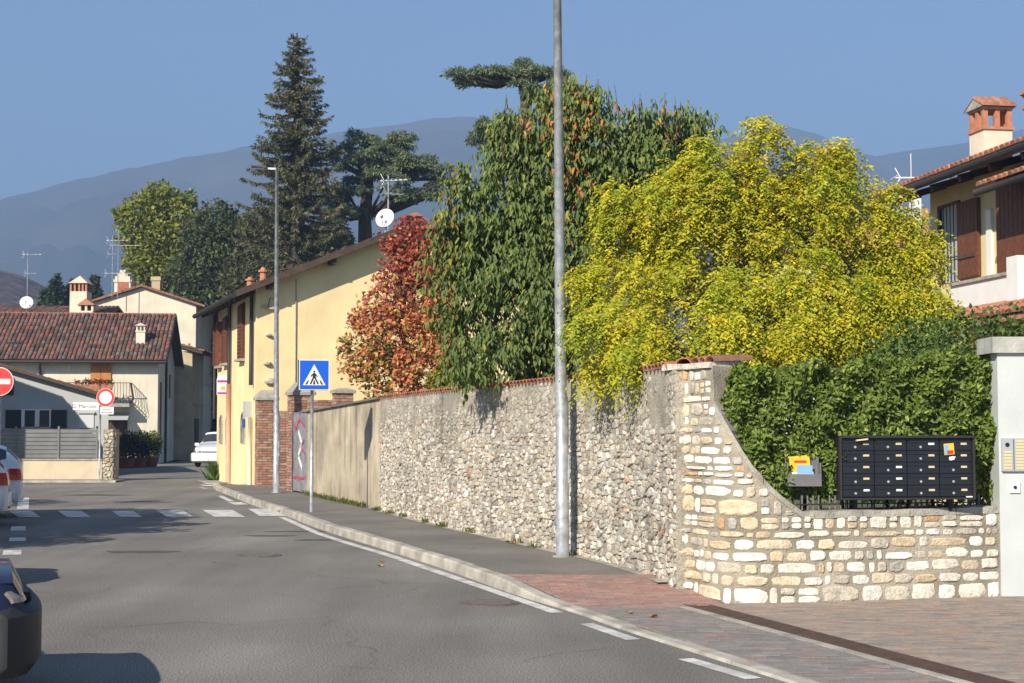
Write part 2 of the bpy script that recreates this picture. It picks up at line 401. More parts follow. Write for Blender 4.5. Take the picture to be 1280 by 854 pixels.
def clip_poly(poly, reg):
    out = poly
    for i in range(len(reg)):
        a, c = reg[i], reg[(i + 1) % len(reg)]; inp, out = out, []
        side = lambda p: (c[0] - a[0]) * (p[1] - a[1]) - (c[1] - a[1]) * (p[0] - a[0])
        for j in range(len(inp)):
            p, q = inp[j], inp[(j + 1) % len(inp)]; sp, sq = side(p), side(q)
            if sp >= 0: out.append(p)
            if (sp >= 0) != (sq >= 0):
                k = sp / (sp - sq); out.append((p[0] + (q[0] - p[0]) * k, p[1] + (q[1] - p[1]) * k))
        if len(out) < 3: return []
    return out
def pavers(parent, reg, ang, w, d, colf, zf, seed, limit=300, gap=.005):
    """reg: convex counter-clockwise region; colf(x, y, rng) -> colour"""
    rg = np.random.default_rng(seed); c, s_ = math.cos(ang), math.sin(ang); cx = np.mean([p[0] for p in reg]); cy = np.mean([p[1] for p in reg])
    loc = [((p[0] - cx) * c + (p[1] - cy) * s_, -(p[0] - cx) * s_ + (p[1] - cy) * c) for p in reg]
    x0, x1 = min(p[0] for p in loc), max(p[0] for p in loc); y0, y1 = min(p[1] for p in loc), max(p[1] for p in loc)
    out = []
    for r in range(int((y1 - y0) / d) + 2):
        for k in range(int((x1 - x0) / w) + 3):
            ax = x0 + k * w - (r % 2) * w / 2; ay = y0 + r * d
            q = [(ax + gap / 2, ay + gap / 2), (ax + w - gap / 2, ay + gap / 2), (ax + w - gap / 2, ay + d - gap / 2), (ax + gap / 2, ay + d - gap / 2)]
            q = clip_poly(q, loc)
            if len(q) < 3: continue
            A = .5 * abs(sum(q[i][0] * q[(i + 1) % len(q)][1] - q[(i + 1) % len(q)][0] * q[i][1] for i in range(len(q))))
            if A < w * d * .06: continue
            q = [(cx + x * c - y * s_, cy + x * s_ + y * c) for x, y in q]; out.append((A, q))
    def vis(it):
        A, q = it; mx = sum(p[0] for p in q) / len(q); my = sum(p[1] for p in q) / len(q)
        if my < 5: return -1
        px = CX + F * mx / my; py = HZ + F * EYE / my
        return A / my ** 3 if (px < 1290 and py < 860) else -1
    out.sort(key=vis, reverse=True)
    rest = MB()
    for i, (A, q) in enumerate(out):
        mx = sum(p[0] for p in q) / len(q); my = sum(p[1] for p in q) / len(q); col = tuple(colf(mx, my, rg)); lift = .008 + rg.uniform(-.002, .002)
        tilt = rg.uniform(-.012, .012, 2); cz = [zf(p[1]) + lift + tilt[0] * (p[0] - mx) + tilt[1] * (p[1] - my) for p in q]
        top = [(p[0] + (mx - p[0]) * .03, p[1] + (my - p[1]) * .03, z) for p, z in zip(q, cz)]; bot = [(p[0], p[1], z - .012) for p, z in zip(q, cz)]; n = len(q)
        fs = [tuple(range(n))] + [(n + j, n + (j + 1) % n, (j + 1) % n, j) for j in range(n)]
        if i < limit and vis((A, q)) > 0: bb = MB(); bb.add(top + bot, fs, col); bb.build('paver', M_paver, parent, col=True)
        else: rest.add(top + bot, fs, col)
    if rest.v: o = rest.build('paver_field', M_paver, parent, col=True); o['kind'] = 'stuff'

# drain line: runs parallel to the kerb from the wall's corner to the near edge
dr0, dr1 = G(868, 757, .02), G(1240, 855, .02); dd = (dr1 - dr0).normalized(); dn = Vector((dd.y, -dd.x, 0))   # dn points towards the road
dr9 = dr1 + dd * 7
pv = lambda a: (a.x, a.y)
drv = bpy.data.objects.new('driveway', None); COL.objects.link(drv); tag(drv, kind='structure')
xk = lambda y: kerb_x(y) + .15
P0, P1 = dr0 + dn * .22, dr9 + dn * .22
yA, yB = 16.45, 14.3
zb = lambda y: H(y) - .004
base = MB(); yy = [16.45, 15.9, 15.4, 14.9, 14.3]
sheet('driveway_bed', [(xk(14.3), 14.3, .016), (xk(2), 2, .016), (9, 2, .016), (9, 16, .016), (4.8, 16, .016), (wall_x(14.6) + .3, 14.95, .016), (wall_x(14.4) + .05, 14.3, .016)], 0, M_joint, drv)
def red(x, y, g):
    c = np.array((.32, .195, .16)) * g.uniform(.85, 1.12)
    return c if g.random() > .12 else np.array((.28, .21, .18)) * g.uniform(.85, 1.1)
def greyp(x, y, g):
    r = g.random(); c = np.array((.215, .195, .18)) if r < .72 else (np.array((.265, .19, .165)) if r < .88 else np.array((.24, .22, .20)))
    return c * g.uniform(.9, 1.1)
def drivep(x, y, g):
    r = g.random(); c = np.array((.295, .24, .195)) if r < .65 else (np.array((.32, .23, .18)) if r < .85 else np.array((.24, .215, .195)))
    return c * g.uniform(.9, 1.1)
ang = math.atan2(.06, 1)
pavers(pavement, [(xk(14.3) + .01, 14.3), (wall_x(14.45) + .15, 14.3), (wall_x(16.45) + .02, 16.45), (xk(16.45) + .01, 16.45)], .05, .2, .1, red, H, 11)
pavers(drv, [(xk(14.29) + .01, 14.29), (xk(5) + .01, 5), pv(P1), pv(P0)], .0, .22, .11, greyp, H, 12)
Q0, Q1 = dr0 - dn * .12, dr9 - dn * .12
pavers(drv, [pv(Q0), pv(Q1), (8.5, Q1.y), (8.5, 15.6), (5.0, 15.35), (FRONT.pt(1.2).x, FRONT.pt(1.2).y + .02)], .06, .2, .1, drivep, lambda y: .02, 13)
t = thing('drain_channel', 'long rusty slotted drain grate running across the paved driveway', 'drain', tuple(dr0))
b = MB(); L_ = (dr9 - dr0).length
for o_ in (.11, -.11): b.obox((dr0 + dr9) / 2 + dn * o_, (dd, dn, (0, 0, 1)), (L_ / 2, .012, .016))
b.build('frame', M_rust, t, world=True)
b = MB(); b.obox((dr0 + dr9) / 2, (dd, dn, (0, 0, 1)), (L_ / 2, .098, .006)); b.build('channel_bed', M_dark, t, world=True)
b = MB()
for k in range(int(L_ / .045)): b.obox(dr0 + dd * (k + .5) * .045 + Vector((0, 0, .008)), (dd, dn, (0, 0, 1)), (.014, .097, .006))
b.build('grate_bars', M_rust, t, world=True)['kind'] = 'stuff'
b = MB(); L2 = L_
for k in range(8): b.obox(dr0 + dn * .17 + dd * (L2 * (k + .5) / 8) + Vector((0, 0, .0)), (dd, dn, (0, 0, 1)), (L2 / 16 - .006, .042, .013))
b.build('concrete_border', M_kerb, t, world=True)

# ------------------------------------------------------------------ stone walls
def stone_mesh(P, s, z, w, h, proud, col, g, n=10, rnd=.35):
    """irregular stone on the wall path: outline ring, raised front ring and centre"""
    pts = []
    for i in range(n):
        a = 2 * math.pi * (i + g.uniform(-.25, .25)) / n; c, q = math.cos(a), math.sin(a)
        e = 1 / max(abs(c), abs(q)); e = e * (1 - rnd) + rnd * 1.08; k = e * g.uniform(.9, 1.02)
        pts.append((c * k * w / 2, q * k * h / 2))
    vs = []; tl = g.uniform(-.25, .25, 2)
    for (x, y) in pts: vs.append(P.pt(s + x, -.03, z + y))
    for (x, y) in pts: vs.append(P.pt(s + x * .98, proud * g.uniform(.35, .65), z + y * .98))
    for (x, y) in pts:
        k = g.uniform(.66, .84); vs.append(P.pt(s + x * k, proud * (1 + g.uniform(-.15, .15) + tl[0] * x / w + tl[1] * y / h), z + y * k))
    vs.append(P.pt(s, proud * g.uniform(.95, 1.2), z))
    fs = []
    for i in range(n):
        j = (i + 1) % n; fs += [(i, j, n + j, n + i), (n + i, n + j, 2 * n + j, 2 * n + i), (2 * n + i, 2 * n + j, 3 * n)]
    return vs, fs, col
def wall_core(P, topf, depth, m, parent, name, n=60, t0=0, t1=None, zb=-.05):
    t1 = t1 or P.len; b = MB(); vs = []
    for i in range(n + 1):
        t = t0 + (t1 - t0) * i / n; z = topf(t)
        vs += [P.pt(t, 0, zb), P.pt(t, 0, z * .5), P.pt(t, 0, z), P.pt(t, -depth, z), P.pt(t, -depth, zb)]
    fs = []
    for i in range(n):
        for j in range(4): fs.append((5 * i + j, 5 * i + j + 1, 5 * i + 5 + j + 1, 5 * i + 5 + j))
    fs += [(0, 1, 2, 3, 4), tuple(5 * n + j for j in (4, 3, 2, 1, 0))]
    b.add(vs, fs); return b.build(name, m, parent, world=True)
def coursed(P, topf, s0, s1, z0, hrange, wrange, gap, g, wob=.02):
    """list of (s, z, w, h)"""
    out = []; z = z0
    while z < 2.6:
        h = g.uniform(*hrange) * (1.25 if z < .12 and gap > .01 else 1); s = s0 + g.uniform(-.1, 0); ph = g.uniform(0, 6)
        while s < s1:
            w = g.uniform(*wrange) * (.6 + .4 * h / hrange[1]); sc = s + w / 2; hh = h * g.uniform(.72, 1.0)
            zc = z + h / 2 + wob * (math.sin(sc * 1.7 + ph) + .6 * math.sin(sc * 4.3 + 2 * ph)) + g.uniform(-.5, .5) * wob
            if s0 - .02 < sc - w / 2 + .03 and sc + w / 2 < s1 + .03 and zc + hh / 2 < topf(sc - w * .3) - .015 and zc + hh / 2 < topf(min(s1, sc + w * .45)) - .015 and zc - hh / 2 > .0:
                if w > .2 and g.random() < .25 and h > .1:
                    out += [(sc, zc + hh * .26, w - gap, hh * .46), (sc, zc - hh * .26, w - gap, hh * .46)]
                else: out.append((sc, zc, w - gap, hh - gap * .6))
            s += w
        z += h
    return out

ttop = lambda t: interp(t, [0, TALL.len * .5, TALL.len], [2.27, 2.30, 2.33])
wall = thing('rubble_wall', 'tall old rubble stone wall with terracotta coping tiles along the pavement', 'wall', tuple(wp[0]))
wall_core(TALL, ttop, .38, M_rubble_core, wall, 'wall_core', 80)
g = np.random.default_rng(21)
pal = [(.47, .41, .315), (.51, .455, .36), (.41, .355, .265), (.55, .50, .405), (.39, .36, .305), (.48, .395, .285), (.60, .56, .475), (.42, .27, .185)]
wts = np.array([.24, .2, .16, .13, .1, .1, .055, .015]); wts /= wts.sum()
def rubble_cells(S, Zf, cw, ch, drop, g, kz=1.0):
    """Voronoi stones over the wall face: list of polygons in (s, z)"""
    pts = []
    for j in range(-1, int(2.5 / ch) + 2):
        for i in range(-1, int(S / cw) + 2):
            if g.random() > drop: pts.append((cw * (i + .5 * (j % 2) + g.uniform(-.42, .42)), ch * (j + .5 + g.uniform(-.36, .36))))
    A = np.array(pts); out = []; B = A * np.array((1, kz))
    for k, (x, z) in enumerate(pts):
        if not (-.0 < x < S and .0 < z < Zf(x) - .02): continue
        dd = ((B - B[k]) ** 2).sum(1); nb = np.argsort(dd)[1:17]; x0, x1, z0, z1 = max(.0, x - .35), min(S, x + .35), .0, min(z + .3, Zf(x) - .012)
        poly = [(x0, max(z0, z - .3) * kz), (x1, max(z0, z - .3) * kz), (x1, z1 * kz), (x0, z1 * kz)]
        for m in nb:
            mx, mz = (B[k] + B[m]) / 2; nx_, nz_ = B[m] - B[k]; q = []
            for a, c in zip(poly, poly[1:] + poly[:1]):
                sa = (a[0] - mx) * nx_ + (a[1] - mz) * nz_; sc = (c[0] - mx) * nx_ + (c[1] - mz) * nz_
                if sa <= 0: q.append(a)
                if (sa <= 0) != (sc <= 0): f = sa / (sa - sc); q.append((a[0] + (c[0] - a[0]) * f, a[1] + (c[1] - a[1]) * f))
            poly = q
            if len(poly) < 3: break
        if len(poly) >= 3: out.append([(a, c / kz) for a, c in poly])
    return out
def cell_stone(P, poly, gap, proud, col, g, top=1.0):
    cx = sum(a for a, _ in poly) / len(poly); cz = sum(c for _, c in poly) / len(poly); R_ = max(math.hypot(a - cx, c - cz) for a, c in poly); k = max(.5, 1 - gap / max(.02, R_ * .75)); pts = []
    for (a, c), (a2, c2) in zip(poly, poly[1:] + poly[:1]):
        if math.hypot(a - a2, c - c2) < .012: continue
        pts += [(a * .93 + cx * .07, c * .93 + cz * .07)] if g.random() < .8 else []
        if math.hypot(a - a2, c - c2) > .05: j = g.uniform(-.006, .006, 2); pts.append(((a + a2) / 2 + j[0], (c + c2) / 2 + j[1]))
    if len(pts) < 3: pts = poly
    pts = [(cx + (a - cx) * k, cz + (c - cz) * k) for a, c in pts]; n = len(pts); tl = g.uniform(-.35, .35, 2); vs = [P.pt(a, -.04, c) for a, c in pts]; vs += [P.pt(a, proud * g.uniform(.45, .8), c) for a, c in pts]
    for a, c in pts: f = g.uniform(.6, .82); vs.append(P.pt(cx + (a - cx) * f, proud * (1 + g.uniform(-.1, .15) + (tl[0] * (a - cx) + tl[1] * (c - cz)) / R_), cz + (c - cz) * f))
    vs.append(P.pt(cx, proud * g.uniform(.95, 1.2), cz)); fs = []
    for i in range(n): j = (i + 1) % n; fs += [(i, j, n + j, n + i), (n + i, n + j, 2 * n + j, 2 * n + i), (2 * n + i, 2 * n + j, 3 * n)]
    return vs, fs, col
area = lambda q: .5 * abs(sum(q[i][0] * q[(i + 1) % len(q)][1] - q[(i + 1) % len(q)][0] * q[i][1] for i in range(len(q))))
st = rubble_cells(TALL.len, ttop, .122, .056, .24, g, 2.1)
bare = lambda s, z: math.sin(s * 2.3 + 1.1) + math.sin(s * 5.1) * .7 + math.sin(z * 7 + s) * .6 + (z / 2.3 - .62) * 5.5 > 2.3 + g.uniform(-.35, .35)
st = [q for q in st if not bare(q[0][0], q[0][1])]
st.sort(key=lambda q: area(q) / TALL.at(q[0][0])[0].y ** 2, reverse=True); rest = MB()
for i, q in enumerate(st):
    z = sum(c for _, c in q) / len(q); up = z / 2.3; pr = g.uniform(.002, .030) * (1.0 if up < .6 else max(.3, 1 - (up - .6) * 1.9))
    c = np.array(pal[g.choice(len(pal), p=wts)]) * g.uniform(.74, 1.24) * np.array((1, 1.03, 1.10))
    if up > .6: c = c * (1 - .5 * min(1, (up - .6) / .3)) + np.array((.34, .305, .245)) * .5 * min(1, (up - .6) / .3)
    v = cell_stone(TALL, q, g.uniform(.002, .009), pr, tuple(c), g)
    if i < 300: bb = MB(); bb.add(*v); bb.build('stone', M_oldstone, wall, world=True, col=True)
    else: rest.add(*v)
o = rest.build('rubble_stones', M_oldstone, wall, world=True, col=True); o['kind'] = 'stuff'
# coping: half-round clay tiles laid across the wall
def tile_arc(L_, r, n=6, th=.012, taper=.88, col=(1, 1, 1)):
    vs = []; 
    for (y, k) in ((0, 1), (L_, taper)):
        for i in range(n + 1):
            a = math.pi * i / n; vs.append((math.cos(a) * r * k, y, math.sin(a) * r * k * .75))
        for i in range(n + 1):
            a = math.pi * i / n; vs.append((math.cos(a) * (r * k - th), y, math.sin(a) * (r * k - th) * .75))
    m_ = n + 1; fs = []
    for i in range(n):
        fs += [(i, i + 1, 2 * m_ + i + 1, 2 * m_ + i), (m_ + i + 1, m_ + i, 3 * m_ + i, 3 * m_ + i + 1), (i + 1, i, m_ + i, m_ + i + 1), (2 * m_ + i, 2 * m_ + i + 1, 3 * m_ + i + 1, 3 * m_ + i)]
    return vs, fs, col
tcol = [(.36, .135, .075), (.30, .12, .075), (.40, .17, .10), (.24, .12, .085), (.33, .17, .11)]
tmesh = []
for c in tcol:
    bb = MB(); bb.add(*tile_arc(.46, .085, 6, .014, .9, c)); me = bpy.data.meshes.new('coping_tile'); me.from_pydata(bb.v, [], bb.f); me.update(); set_col(me, np.array(bb.c)); me.materials.append(M_tile); tmesh.append(me)
t_ = .08; i = 0
while t_ < TALL.len - .25:
    p = TALL.pt(t_, .05, ttop(t_) - .01); n_ = TALL.normal(t_, .4)
    o = bpy.data.objects.new('coping_tile', tmesh[g.integers(5)]); COL.objects.link(o); o.parent = wall
    o.location = p - Vector(wp[0]); o.rotation_euler = (g.uniform(-.03, .03) + .05, g.uniform(-.04, .04), math.atan2(-n_.y, -n_.x) - math.pi / 2 + g.uniform(-.03, .03))
    t_ += .155 + g.uniform(-.006, .006); i += 1

# front wall with wide mortar joints, sweeping down beside the hedge
fx = [846, 891, 892.5, 909, 937, 965, 1001, 1125, 1251]; fz = [2.31, 2.31, 1.96, 1.71, 1.34, 1.10, .87, .88, .895]
def ftop(t):
    p, _ = FRONT.at(t); return interp(CX + F * p.x / p.y, fx, fz)
fw = thing('front_wall', 'pale limestone wall with wide mortar joints curving down beside the hedge', 'wall', tuple(fp[2]))
wall_core(FRONT, ftop, .36, M_mortar, fw, 'mortar_core', 150)
g = np.random.default_rng(5)
palf = [(.67, .62, .52), (.74, .71, .63), (.57, .48, .345), (.48, .43, .35), (.60, .48, .32), (.70, .67, .60), (.52, .34, .19), (.40, .37, .33)]
wf = np.array([.27, .22, .15, .1, .1, .1, .02, .04]); wf /= wf.sum()
def fill_courses(P, topf, S, g):
    out = []; z = .012
    while z < 2.3:
        h = g.choice([.06, .075, .095, .115, .14, .175], p=[.14, .2, .24, .2, .14, .08]) * (1.25 if z < .05 else 1); s = .015 + g.uniform(0, .03)
        while s < S - .03:
            w = min(g.choice([.09, .13, .19, .26, .34, .44], p=[.1, .18, .24, .24, .16, .08]) * g.uniform(.85, 1.2) * (.75 + h * 2), S - .01 - s); tp = min(topf(s + w * f) for f in (.02, .3, .6, .98)) - .02; zz = z + g.uniform(-.006, .006)
            if zz + h > tp: w = min(w, .12); tp = min(topf(s + w * f) for f in (.02, .5, .98)) - .02
            hh = min(h - g.uniform(.012, .028), tp - zz)
            if hh > .03 and w > .05:
                gp = g.uniform(.014, .042)
                if h > .12 and w < .4 and g.random() < .4: out += [(s + w / 2, zz + hh * .25, w - gp, hh * .44), (s + w / 2, zz + hh * .75, w - gp, hh * .44)]
                elif h < .13 and g.random() < .25: out.append((s + w / 2, zz + hh * .42, w - gp, hh * .8))
                else: out.append((s + w / 2, zz + hh / 2, w - gp, hh))
            s += w
        z += h
    return out
stf = fill_courses(FRONT, ftop, FRONT.len, g)
stf.sort(key=lambda it: it[2] * it[3], reverse=True); rest = MB()
for i, (s, z, w, h) in enumerate(stf):
    v = stone_mesh(FRONT, s, z, w, h, g.uniform(.005, .02), tuple(np.array(palf[g.choice(len(palf), p=wf)]) * g.uniform(.88, 1.1)), g, 13, g.uniform(.12, .4))
    if i < 300: bb = MB(); bb.add(*v); bb.build('stone', M_stone, fw, world=True, col=True)
    else: rest.add(*v)
if rest.v: rest.build('small_stones', M_stone, fw, world=True, col=True)['kind'] = 'stuff'
# sloping slab on the curve and the capping stones
ts = [t for t in np.linspace(0, FRONT.len, 400) if .872 < ftop(t) < 1.965 and CX + F * FRONT.at(t)[0].x / FRONT.at(t)[0].y > 891]
segs = np.linspace(ts[0], ts[-1] + .02, 7)
for a, c in zip(segs, segs[1:]):
    b = MB(); vs = []; n = 5
    for k in range(n + 1):
        t = a + (c - a - .008) * k / n; z = ftop(t)
        jj = g.uniform(-.008, .008); vs += [FRONT.pt(t, .012, z - .045), FRONT.pt(t, .010 + jj, z + .02 + jj), FRONT.pt(t, -.38, z + .025), FRONT.pt(t, -.38, z - .045)]
    fs = [(4 * k + j, 4 * k + (j + 1) % 4, 4 * k + 4 + (j + 1) % 4, 4 * k + 4 + j) for k in range(n) for j in range(4)] + [(3, 2, 1, 0), (4 * n, 4 * n + 1, 4 * n + 2, 4 * n + 3)]
    b.add(vs, fs); b.build('coping_slab', M_slab, fw, world=True)
te = next(t for t in np.linspace(0, FRONT.len, 500) if ftop(t) < 2.2)
b = MB(); vs = []
for k in range(7):
    t = te * k / 6 - .02; vs += [FRONT.pt(t, .035, 2.29), FRONT.pt(t, .035, 2.345), FRONT.pt(t, -.4, 2.36), FRONT.pt(t, -.4, 2.29)]
b.add(vs, [(4 * k + j, 4 * k + (j + 1) % 4, 4 * k + 4 + (j + 1) % 4, 4 * k + 4 + j) for k in range(6) for j in range(4)] + [(3, 2, 1, 0), (24, 25, 26, 27)], (.62, .57, .47)); b.build('cap_stone', M_stone, fw, world=True, col=True)
tb = MB()
for k in range(4):
    p = FRONT.pt(te * (k + .5) / 4, -.02, 2.35); n_ = FRONT.normal(te * (k + .5) / 4); o = bpy.data.objects.new('coping_tile', tmesh[k % 5]); COL.objects.link(o); o.parent = fw
    o.location = p - Vector(fp[2]); o.rotation_euler = (.05, 0, math.atan2(-n_.y, -n_.x) - math.pi / 2)
# flat capping stones along the low wall
s = ts[-1] + .06
while s < FRONT.len - .1:
    w = min(g.uniform(.22, .42), FRONT.len - s); b = MB(); vs = []
    h = g.uniform(.022, .04)
    for k in range(4):
        t = s + (w - .02) * k / 3; z = ftop(t) - .02; jj = g.uniform(-.006, .006)
        vs += [FRONT.pt(t, .004 + jj, z), FRONT.pt(t, -.01 + jj, z + h + jj), FRONT.pt(t, -.34, z + h), FRONT.pt(t, -.34, z)]
    b.add(vs, [(4 * k + j, 4 * k + (j + 1) % 4, 4 * k + 4 + (j + 1) % 4, 4 * k + 4 + j) for k in range(3) for j in range(4)] + [(3, 2, 1, 0), (12, 13, 14, 15)], tuple(np.array(palf[g.integers(6)]) * g.uniform(.6, 1.05)))
    b.build('capping_stone', M_stone, fw, world=True, col=True); s += w

# ------------------------------------------------------------------ rendered wall with metal door, brick pillars
c0, c1, c2 = conc
CW = Path([(c1.x, c1.y), ((c1.x + c2.x) / 2, (c1.y + c2.y) / 2), (c2.x, c2.y)])
cw = thing('rendered_wall', 'stained grey concrete-rendered garden wall between metal door and rubble wall', 'wall', tuple(c1))
ctop = lambda t: interp(t, [0, CW.len], [2.08, 2.26])
for (a, e) in ((0, CW.len * .70), (CW.len * .70 + .012, CW.len)): wall_core(CW, ctop, .3, M_concrete, cw, 'render_panel', 10, a, e)
b = MB(); vs = []
for k in range(9):
    t = CW.len * k / 8 - (.9 if k == 0 else 0); z = ctop(t) - (.02 if k == 0 else 0); p, T = CW.at(max(0, t)); n_ = CW.normal(max(0, t)); ex = min(0, t)
    q = lambda o_, z_: Vector((p.x + n_.x * o_ + T.x * ex, p.y + n_.y * o_ + T.y * ex, z_))
    vs += [q(.06, z), q(.06, z + .035), q(-.36, z + .05), q(-.36, z)]
b.add(vs, [(4 * k + j, 4 * k + (j + 1) % 4, 4 * k + 4 + (j + 1) % 4, 4 * k + 4 + j) for k in range(8) for j in range(4)] + [(3, 2, 1, 0), (32, 33, 34, 35)]); b.build('coping', mat('dark_coping', (.16, .145, .125), .95, .3, 6, .4, 30), cw, world=True)
door = thing('metal_door', 'narrow corrugated grey metal door sprayed with red and white graffiti', 'door', tuple(c0))
b = MB(); dT = (c1 - c0); Ld = dT.length; dT.normalize(); dN = Vector((dT.y, -dT.x, 0)); nn = 8
M_door = mat('door_metal', (.30, .30, .31), .5, .25, 5, metal=.3, streak=.5)
for k in range(nn):
    a = c0 + dT * (Ld * (k + .5) / nn); b.obox(a + Vector((0, 0, 1.0)) + dN * (.012 if k % 2 else 0), (dT, dN, (0, 0, 1)), (Ld / nn / 2 - .004, .018, .96))
b.build('door_leaf', M_door, door, world=True)
gr = MB(); g = np.random.default_rng(8)
def spray(pts, w, m, nm):
    b = MB(); P3 = [c0 + dT * (Ld * x) + dN * .036 + Vector((0, 0, z)) for x, z in pts]
    for p, q in zip(P3, P3[1:]): b.bar(p, q, .004, w, up=dN.cross((q - p).normalized()))
    return b.build(nm, m, door, world=True)
spray([(.08, .35), (.35, .38), (.7, .36), (.95, .40)], .06, M_redgraf, 'graffiti')
spray([(.1, 1.75), (.3, 1.55), (.55, 1.8), (.9, 1.6)], .07, M_redgraf, 'graffiti')
spray([(.85, 1.3), (.65, 1.1), (.95, .95)], .06, M_redgraf, 'graffiti')
spray([(.12, 1.5), (.12, .5)], .05, M_redgraf, 'graffiti')
spray([(.5, 1.5), (.72, 1.2), (.5, .9), (.75, .6)], .12, M_signwhite, 'graffiti')

bricks = []
for c in ((.34, .175, .12), (.40, .23, .16), (.30, .18, .135), (.42, .29, .215), (.27, .15, .11), (.37, .27, .215)):
    bb = MB(); bb.box(-.12, .12, -.06, .06, -.028, .028, c); me = bpy.data.meshes.new('brick'); me.from_pydata(bb.v, [], bb.f); me.update(); set_col(me, np.array(bb.c)); me.materials.append(M_brick); bricks.append(me)
def brick_pillar(label, x, y, w, d, h, rz, capc, cap=True, name='brick_pillar', cat='pillar', faces='fl', grp=None):
    t = thing(name, label, cat, (x, y, .1), rz, grp); g = np.random.default_rng(int(abs(x * 100 + y)))
    b = MB(); b.box(-w / 2 + .012, w / 2 - .012, -d / 2 + .012, d / 2 - .012, -.1, h); b.build('mortar_core', M_brickmortar, t)
    rows = int(h / .068); hb = h / rows
    for r in range(rows):
        for f, (L_, o_, rot) in {'f': (w, -d / 2, 0), 'l': (d, -w / 2, 1), 'r': (d, w / 2, 1)}.items():
            if f not in faces: continue
            nb = max(1, round(L_ / .26)); bl = L_ / nb; k0 = -L_ / 2 - (bl / 2 if r % 2 else 0)
            for k in range(nb + (1 if r % 2 else 0)):
                a = max(-L_ / 2, k0 + k * bl); e = min(L_ / 2, k0 + (k + 1) * bl)
                if e - a < .05 or g.random() < .012: continue
                o = bpy.data.objects.new('brick', bricks[g.choice(6, p=[.26, .24, .16, .14, .12, .08])]); COL.objects.link(o); o.parent = t
                jit = g.uniform(-.004, .004)
                o.location = ((a + e) / 2, o_ + .055 * (1 if o_ < 0 else -1) + jit, (r + .5) * hb) if not rot else (o_ + .055 * (1 if o_ < 0 else -1) + jit, (a + e) / 2, (r + .5) * hb)
                o.rotation_euler = (0, 0, R(90) * rot); o.scale = ((e - a - .012) / .24, 1, (hb - .012) / .056)
    if cap:
        b = MB(); q = .05; b.box(-w / 2 - q, w / 2 + q, -d / 2 - q, d / 2 + q, h, h + .07)
        vs = [(-w / 2 - q, -d / 2 - q, h + .07), (w / 2 + q, -d / 2 - q, h + .07), (w / 2 + q, d / 2 + q, h + .07), (-w / 2 - q, d / 2 + q, h + .07),
              (-w / 4, -d / 4, h + capc), (w / 4, -d / 4, h + capc), (w / 4, d / 4, h + capc), (-w / 4, d / 4, h + capc)]
        b.add(vs, [(0, 1, 5, 4), (1, 2, 6, 5), (2, 3, 7, 6), (3, 0, 4, 7), (4, 5, 6, 7)]); b.build('cap', M_slab, t)
    return t
rzp = R(19)
pA = at(332, 606, 41.4); brick_pillar('weathered red brick gate pillar against the yellow house corner', pA.x, pA.y, .52, .5, 2.35, rzp, .28)
pAB = at(353, 606, 40.3); brick_pillar('low brick wall between two brick pillars behind the street lamp', pAB.x + .05, pAB.y, .55, .25, 2.05, rzp, .1, False, 'brick_wall', 'wall', 'f')
pB = at(375, 614, 38.3); brick_pillar('brick gate pillar with pyramid cap beside the graffitied metal door', pB.x, pB.y, .58, .5, 2.42, rzp, .32)
pC = at(428, 600, 37.5); brick_pillar('square brick pillar with flat cap behind the rendered wall by the red tree', pC.x, pC.y, .44, .44, 2.45, rzp, .13)
pD = at(402, 600, 38.2); brick_pillar('section of brick garden wall behind the pedestrian crossing sign', pD.x, pD.y, .75, .25, 2.3, rzp, .1, False, 'brick_wall', 'wall', 'f')

# ------------------------------------------------------------------ buildings
def box_part(name, m, parent, *bx, smooth=False):
    for q in bx: b = MB(); b.box(*q); o = b.build(name, m, parent, smooth)
    return o
def tile_field(parent, o, u, v, W, L_, pal, g, cw=.21, cl=.36, name='roof_tiles'):
    """half-round tiles: o lower-left corner at the eave, u along the eave, v up the slope"""
    o, u, v = Vector(o), Vector(u).normalized(), Vector(v).normalized(); n = u.cross(v)
    nc, nr = max(1, int(W / cw)), max(1, int(L_ / cl)); cw = W / nc; cl = L_ / nr; b = MB()
    for i in range(nc):
        for j in range(nr):
            c = np.array(pal[g.integers(len(pal))]) * g.uniform(.75, 1.2); vs = []; jit = g.uniform(-.012, .012)
            for (tt, k, lift) in ((j * cl - .04, 1.0, .028), ((j + 1) * cl + .02, .84, .0)):
                for q in range(5):
                    a = math.pi * q / 4; r = cw * .5 * k
                    vs.append(o + u * ((i + .5) * cw + math.cos(a) * r + jit) + v * tt + n * (math.sin(a) * r * .8 + lift))
            b.add(vs, [(q, q + 1, 6 + q, 5 + q) for q in range(4)] + [(4, 3, 2, 1, 0)], tuple(c))
    ob = b.build(name, M_tile, parent, col=True); ob['kind'] = 'stuff'; return ob
